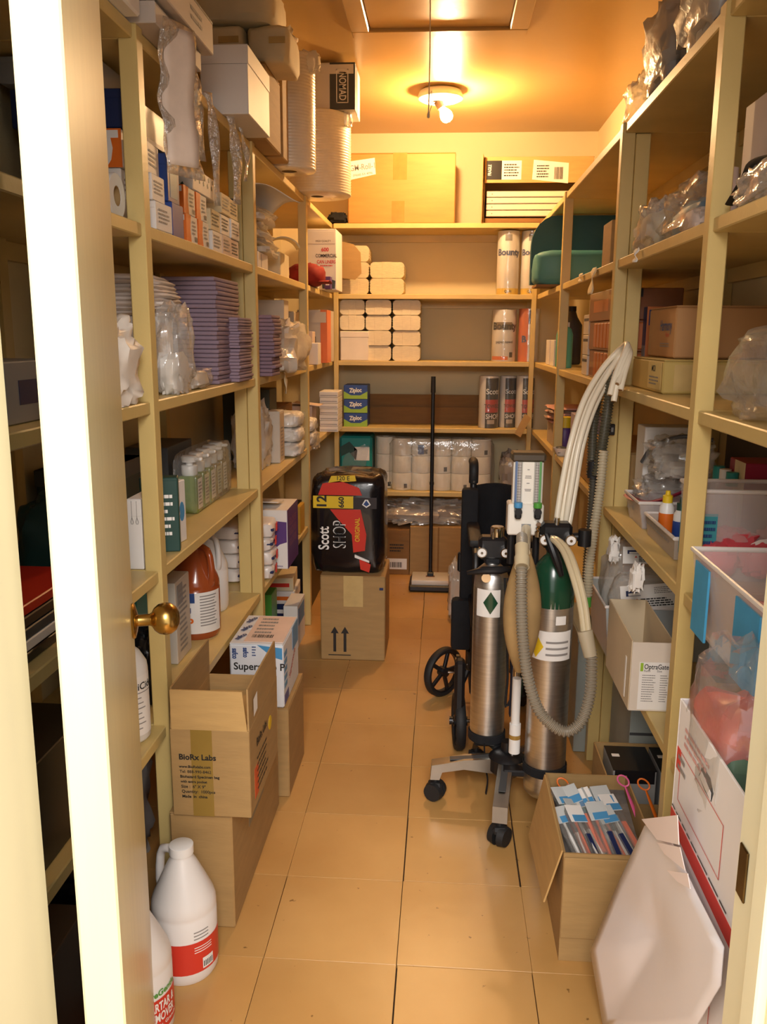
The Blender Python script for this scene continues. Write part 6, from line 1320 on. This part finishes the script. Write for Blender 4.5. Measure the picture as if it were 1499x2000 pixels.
# ================================================================ floor, right
t, S = box3('grey_crate', 'large grey plastic crate on the floor under the lowest right shelf', 'crate', (.47, .81), (2.76, 3.1), (0, .43), mat('grey_green_plastic', '#9ba29c', .5)); B().box((0, 0, S[2]-.02), (S[0]+.006, S[1]+.006, .035), bev=.004).done('rim', mat('grey_green_plastic'), t)
t, S = box3('grey_crate', 'grey plastic drawer unit under the box lettered OptraGate', 'crate', (.56, .80), (2.35, 2.62), (0, .43), mat('grey_green_plastic')); patch(t, S, 'front', 0, .62, 1, .64, DGREY, 'drawer_gap')
for k in range(2):
    t, S = box3('dark_top_box', ('left', 'right')[k]+' grey box with a black top inside the open floor carton', 'box', ((.475, .60)[k], (.59, .715)[k]), (2.145, 2.285), (.006, .262), mat('silver_grey', '#9d9c98', .4), 0, 'black-topped boxes on the floor', flap=False); patch(t, S, 'top', 0, 0, 1, 1, BLACKP, 'black_top', off=.002, th=.002); patch(t, S, 'front', .04, .86, .96, 1.0, BLACKP, 'black_edge'); patch(t, (S[0], S[1], S[2]+.002), 'top', .1, .55, .28, .66, WHITEI, 'pale_mark')
t = thing('carton', 'low open carton holding the black-topped boxes', 'carton', (.598, 2.215, .001))
for (c_, s_) in (((-.145, 0, .13), (.004, .19, .26)), ((.145, 0, .13), (.004, .19, .26)), ((0, .095, .13), (.29, .004, .26)), ((0, -.095, .09), (.29, .004, .18))): B().box(c_, s_).done('panel', CARD, t)
B().box((0, 0, .002), (.28, .18, .003)).done('bottom_panel', CARD, t)
# carton of toothbrush kits
p = U(1091, 1876, Z=0); ht = U(1100, 1667, Y=p.y).z; TXa, TXb, TYa, TYb = p.x, .500, p.y, p.y+.36
w, d = TXb-TXa, TYb-TYa
t = thing('carton', 'open brown carton full of wrapped toothbrush kits on the floor', 'carton', ((TXa+TXb)/2, (TYa+TYb)/2, .001)); th = .004
B().box((0, -d/2+th/2, ht/2), (w, th, ht)).done('front_panel', CARD, t); B().box((0, d/2-th/2, ht/2), (w, th, ht)).done('back_panel', CARD, t)
for s in (-1, 1): B().box((s*(w/2-th/2), 0, ht/2), (th, d-2*th-.001, ht)).done('side_panel', CARD, t)
B().box((0, 0, th/2), (w-.01, d-.01, th)).done('bottom_panel', CARD, t)
B().box((0, -d/2-.004, ht*.60), (w*.995, .004, ht*.74), bev=.001).done('front_flap', CARD, t)
B().prism([(-d/2+.01, 0), (d/2-.01, 0), (d/2-.03, -ht*.62), (-d/2+.03, -ht*.55)], 0, .004, axis='X', M=Matrix.Translation((-w/2-.004, 0, ht)) @ Matrix.Rotation(.22, 4, 'Y')).done('side_flap', CARDL, t)
B().prism([(-d/2+.006, .006), (d/2-.006, .006), (d/2-.006, ht*.86), (-d/2+.006, ht*.60)], -w/2+.006, w/2-.006, axis='X').done('packed_kits', mat('kit_fill', '#6f6a66', .6, var=.4, scale=30), t)
rn = random.Random(12)
KF = film('kit_film', haze=.10, gloss=.16, rough=.10, bump=.3)
names12 = ['first', 'second', 'third', 'fourth', 'fifth', 'sixth', 'seventh', 'eighth', 'ninth', 'tenth', 'eleventh', 'twelfth', 'thirteenth', 'fourteenth']
k = 0
for i in range(12):
    row = i % 2; x = TXa+.078+.0108*i+rn.uniform(-.003, .003)
    lean = rn.uniform(.20, .34); y0_ = TYa+.03+.045*row+rn.uniform(-.008, .008)
    dr = Vector((-lean, .86, .36+rn.uniform(-.03, .03))).normalized()
    hh = .215+rn.uniform(-.015, .015)
    xx = dr.cross(Vector((0, 0, 1))).normalized(); yy = -(xx.cross(-dr)).normalized(); yy = dr.cross(xx)
    if yy.z > 0: yy = -yy; xx = -xx
    rl = Matrix.Rotation(rn.uniform(-.35, .35), 3, dr); xx = rl @ xx; yy = rl @ yy
    M_ = Matrix((xx, yy, dr)).transposed()
    t = thing('toothbrush_kit', names12[k]+' clear wrapped toothbrush kit from the left in the floor carton', 'toothbrush kit', (x, y0_, ht*.66+.012+.010*row), group='wrapped toothbrush kits', rot=M_.to_euler())
    B().blob((0, 0, hh*.5), (.046, .012, hh), seed=170+k, amp=.08, sq=.3, nu=20, nv=14, floor=False).done('sleeve', KF, t, smooth=28)
    B().tube([(-.010, -.002, .01), (-.009, -.002, hh*.55), (-.008, -.002, hh*.68), (-.009, -.002, hh*.92)], [.0045, .005, .003, .0055], n=8).done('toothbrush', (WHITEP, mat('teal_brush', '#3f8f8f', .3), mat('coral_brush', '#d9806a', .3), WHITEP)[k % 4], t)
    hd = B().box((0, -.0072, hh*.87), (.046, .0015, hh*.24), bev=.0004).done('header_card', (mat('header_card', '#c9cdcc', .4, var=.15), PAPER)[k % 3 == 2], t)
    B().box((.004, -.0085, hh*.80), (.036, .001, hh*.09)).done('blue_band', SKY, hd)
    B().box((.010, -.002, hh*.36), (.016, .009, hh*.5), bev=.003).done('paste_tube', (PAPER, mat('pale_blue_tube', '#9db7c6', .4), NAVY, mat('coral_brush'))[k % 4], t); k += 1
for k, (px, py, m, lb) in enumerate(((1100, 1530, ORANGE, 'orange flosser loop standing at the back left of the floor carton'), (1218, 1525, PINK, 'pink flosser loop standing in the floor carton'), (1258, 1532, ORANGE, 'orange flosser loop beside the pink one in the floor carton'))):
    y_ = TYb-.07-.03*k; q = U(px, py, Y=y_); bt = U(px+28, py+75, Y=y_-.03)
    t = thing('loop_handle', lb, 'loop', tuple(bt), 0, 'coloured loops in the floor carton'); o0 = Vector(bt); a_ = (q-o0); dn = -a_.normalized()
    sd = Vector((1, 0, 0)); u_ = a_.normalized(); rr = .014
    B().tube([a_+u_*rr*math.sin(j*PI/8)+sd*rr*.95*math.cos(j*PI/8) for j in range(16)], .0022, n=6, closed=True).done('ring', m, t)
    B().tube([a_-u_*rr, a_*.5, Vector((0, 0, 0)), -u_*.05], [.0035, .006, .007, .005], n=8, flat=.4).done('strap', m, t)
# white file boxes by the door
FB = mat('file_box_white', '#e9e4e2', .55, var=.04)
bxX = .382; Ya, Yb = U(1461, 1537, X=bxX).y, U(1330, 1356, X=bxX).y; zt_, zb_ = .843, U(1415, 1848, X=bxX).z
def filebox(lb, z0, z1, top):
    w, d, h = .31, Yb-Ya, z1-z0; t = thing('file_box', lb, 'file box', (bxX+w/2+(0 if top else .004), (Ya+Yb)/2, z0+.001), 0, 'white file boxes by the door'); th = .004; S = (w, d, h)
    B().box((0, -d/2+th/2, h/2), (w, th, h), bev=.001).done('front_panel', FB, t); B().box((0, d/2-th/2, h/2), (w, th, h), bev=.001).done('back_panel', FB, t)
    for s in (-1, 1): B().box((s*(w/2-th/2), 0, h/2), (th, d-2*th-.001, h), bev=.001).done('side_panel', FB, t)
    B().box((0, 0, th/2), (w-.01, d-.01, th)).done('bottom_panel', FB, t)
    if not top: B().box((0, 0, h-.004), (w+.004, d+.004, .008), bev=.001).done('lid', FB, t)
    RS = mat('red_stripe', '#d8453c', .5, var=.05)
    for f in ('left', 'front'):
        patch(t, S, f, 0, .05, 1, .17, RS, 'red_stripe'); lines(t, S, f, .02, .19, .98, .215, 1, INK, 4)
        b_ = B(); O, a_, bb, nn = face(S, f)
        for (u0, v0, u1, v1) in ((.10, .30, .107, .66), (.78, .30, .787, .66), (.10, .30, .787, .306), (.10, .655, .787, .661)): b_.bm.faces.new([b_.bm.verts.new(O+a_*u+bb*v+nn*.001) for u, v in ((u0, v0), (u1, v0), (u1, v1), (u0, v1))])
        b_.done('red_outline', RS, t, smooth=0); lines(t, S, f, .14, .72, .6, .88, 3, mat('faded_red', '#dba6a0', .6), 9); lines(t, S, f, .06, .5, .2, .64, 2, INKG, 5)
    patch(t, S, 'left', .03, .50, .09, .66, RS, 'red_block')
    if top:
        patch(t, S, 'left', 0, 0, 0, 0, DGREY, 'hand_hole', poly=[(.40, .70), (.50, .67), (.60, .67), (.62, .74), (.56, .80), (.44, .80)]); patch(t, S, 'left', 0, 0, 0, 0, FB, 'hand_flap', off=.002, poly=[(.42, .71), (.60, .68), (.60, .73), (.45, .765)])
    return t
filebox('upper white file box with a red stripe by the door jamb', zb_, zt_, True)
filebox('lower white file box with a red stripe under the open one', .30, zb_-.001, False)
t, S = box3('grey_box', 'grey box on the floor under the white file boxes', 'box', (bxX+.0, bxX+.31), (Ya, Yb), (0, .299), mat('grey_blue_board', '#8d97a3', .5))
bag('zip_bag', 'large clear zip bag of red and green items on the open file box', 'bag', (.443, 1.165, zt_-.13), (.13, .20, .27), FILM, 181, amp=.2, inner=[((0, .02, .05), (.11, .15, .13), mat('coral_packets', '#d8604e', .35, var=.25, scale=16), 'red_packets'), ((-.02, -.03, .02), (.06, .07, .10), mat('green_packets', '#2f7d4e', .35, var=.2), 'green_packet'), ((.02, -.05, .13), (.05, .06, .06), mat('dull_green', '#93a37a', .5), 'leafy_packet')], nu=34, nv=22)
bag('zip_bag', 'small clear zip bag with a red disc at the front of the file box', 'bag', (.455, 1.015, zt_-.16), (.10, .09, .16), FILMH, 182, amp=.2, inner=[((0, -.01, .02), (.06, .04, .08), mat('crimson_packets', '#c02f3a', .4, var=.2), 'red_disc')])
bag('paper_wad', 'crumpled white printed paper on the file box by the jamb', 'paper', (.445, 1.005, zt_+.005), (.08, .08, .11), mat('printed_paper', '#e6e6ec', .7, var=.25, scale=40), 183, amp=.35)
# big white sheet
pts = [(1262, 1612, 1.63), (1205, 1735, 1.60), (1155, 1857, 1.58), (1180, 2005, 1.53), (1275, 2012, 1.42), (1362, 2005, 1.30), (1410, 1925, 1.18), (1416, 1850, 1.12), (1362, 1745, 1.22), (1312, 1640, 1.36)]
mid = (1290, 1830, 1.30)
P_ = [U(x, y, Y=Y) for x, y, Y in pts]
P_ = [p if p.x < .362 else U(q[0], q[1], X=.362) for p, q in zip(P_, pts)]
o0 = U(*mid[:2], Y=mid[2])
P_[3].z = max(P_[3].z, .004); P_[4].z = max(P_[4].z, .01)
base = Vector((o0.x, o0.y, 0)); t = thing('paper_sheet', 'large white paper sheet leaning against the file boxes', 'paper', tuple(base))
b_ = B(); vc = b_.bm.verts.new(o0-base); vr = [b_.bm.verts.new(p-base) for p in P_]; vm = [b_.bm.verts.new((p-base).lerp(o0-base, .5)+Vector((-.004, -.012, 0))) for p in P_]
n = len(P_)
for i in range(n):
    j = (i+1) % n; b_.bm.faces.new((vr[i], vr[j], vm[j], vm[i])); b_.bm.faces.new((vm[i], vm[j], vc))
o = b_.done('sheet', mat('white_sheet', '#ebe6e8', .6, var=.04, scale=3), t, smooth=80)
md = o.modifiers.new('smooth', 'SUBSURF'); md.levels = 2; md.render_levels = 2; md.subdivision_type = 'SIMPLE'
md = o.modifiers.new('thickness', 'SOLIDIFY'); md.thickness = .002
for k, (q, lb) in enumerate((((( 1255, 1600, 1.62), (1325, 1592, 1.50), (1328, 1650, 1.44), (1285, 1640, 1.50)), 'top loose white paper on the large leaning sheet'), (((1285, 1645, 1.48), (1330, 1655, 1.42), (1340, 1700, 1.36), (1300, 1668, 1.42)), 'middle loose white paper on the large leaning sheet'), (((1305, 1700, 1.38), (1345, 1706, 1.34), (1350, 1736, 1.30), (1325, 1722, 1.33)), 'lowest loose white paper on the large leaning sheet'))):
    V = [U(x, y, Y=Y-.06) for x, y, Y in q]; V = [v if v.x < .352 else U(w_[0], w_[1], X=.352) for v, w_ in zip(V, q)]; c_ = sum(V, Vector())/4; t = thing('paper_slip', lb, 'paper', tuple(c_), 0, 'loose papers on the leaning sheet')
    b_ = B(); b_.bm.faces.new([b_.bm.verts.new(v-c_) for v in V]); o = b_.done('slip', mat('pinkish_white_paper', '#ecdcd6', .7, var=.03), t, smooth=0); o.modifiers.new('thickness', 'SOLIDIFY').thickness = .0012
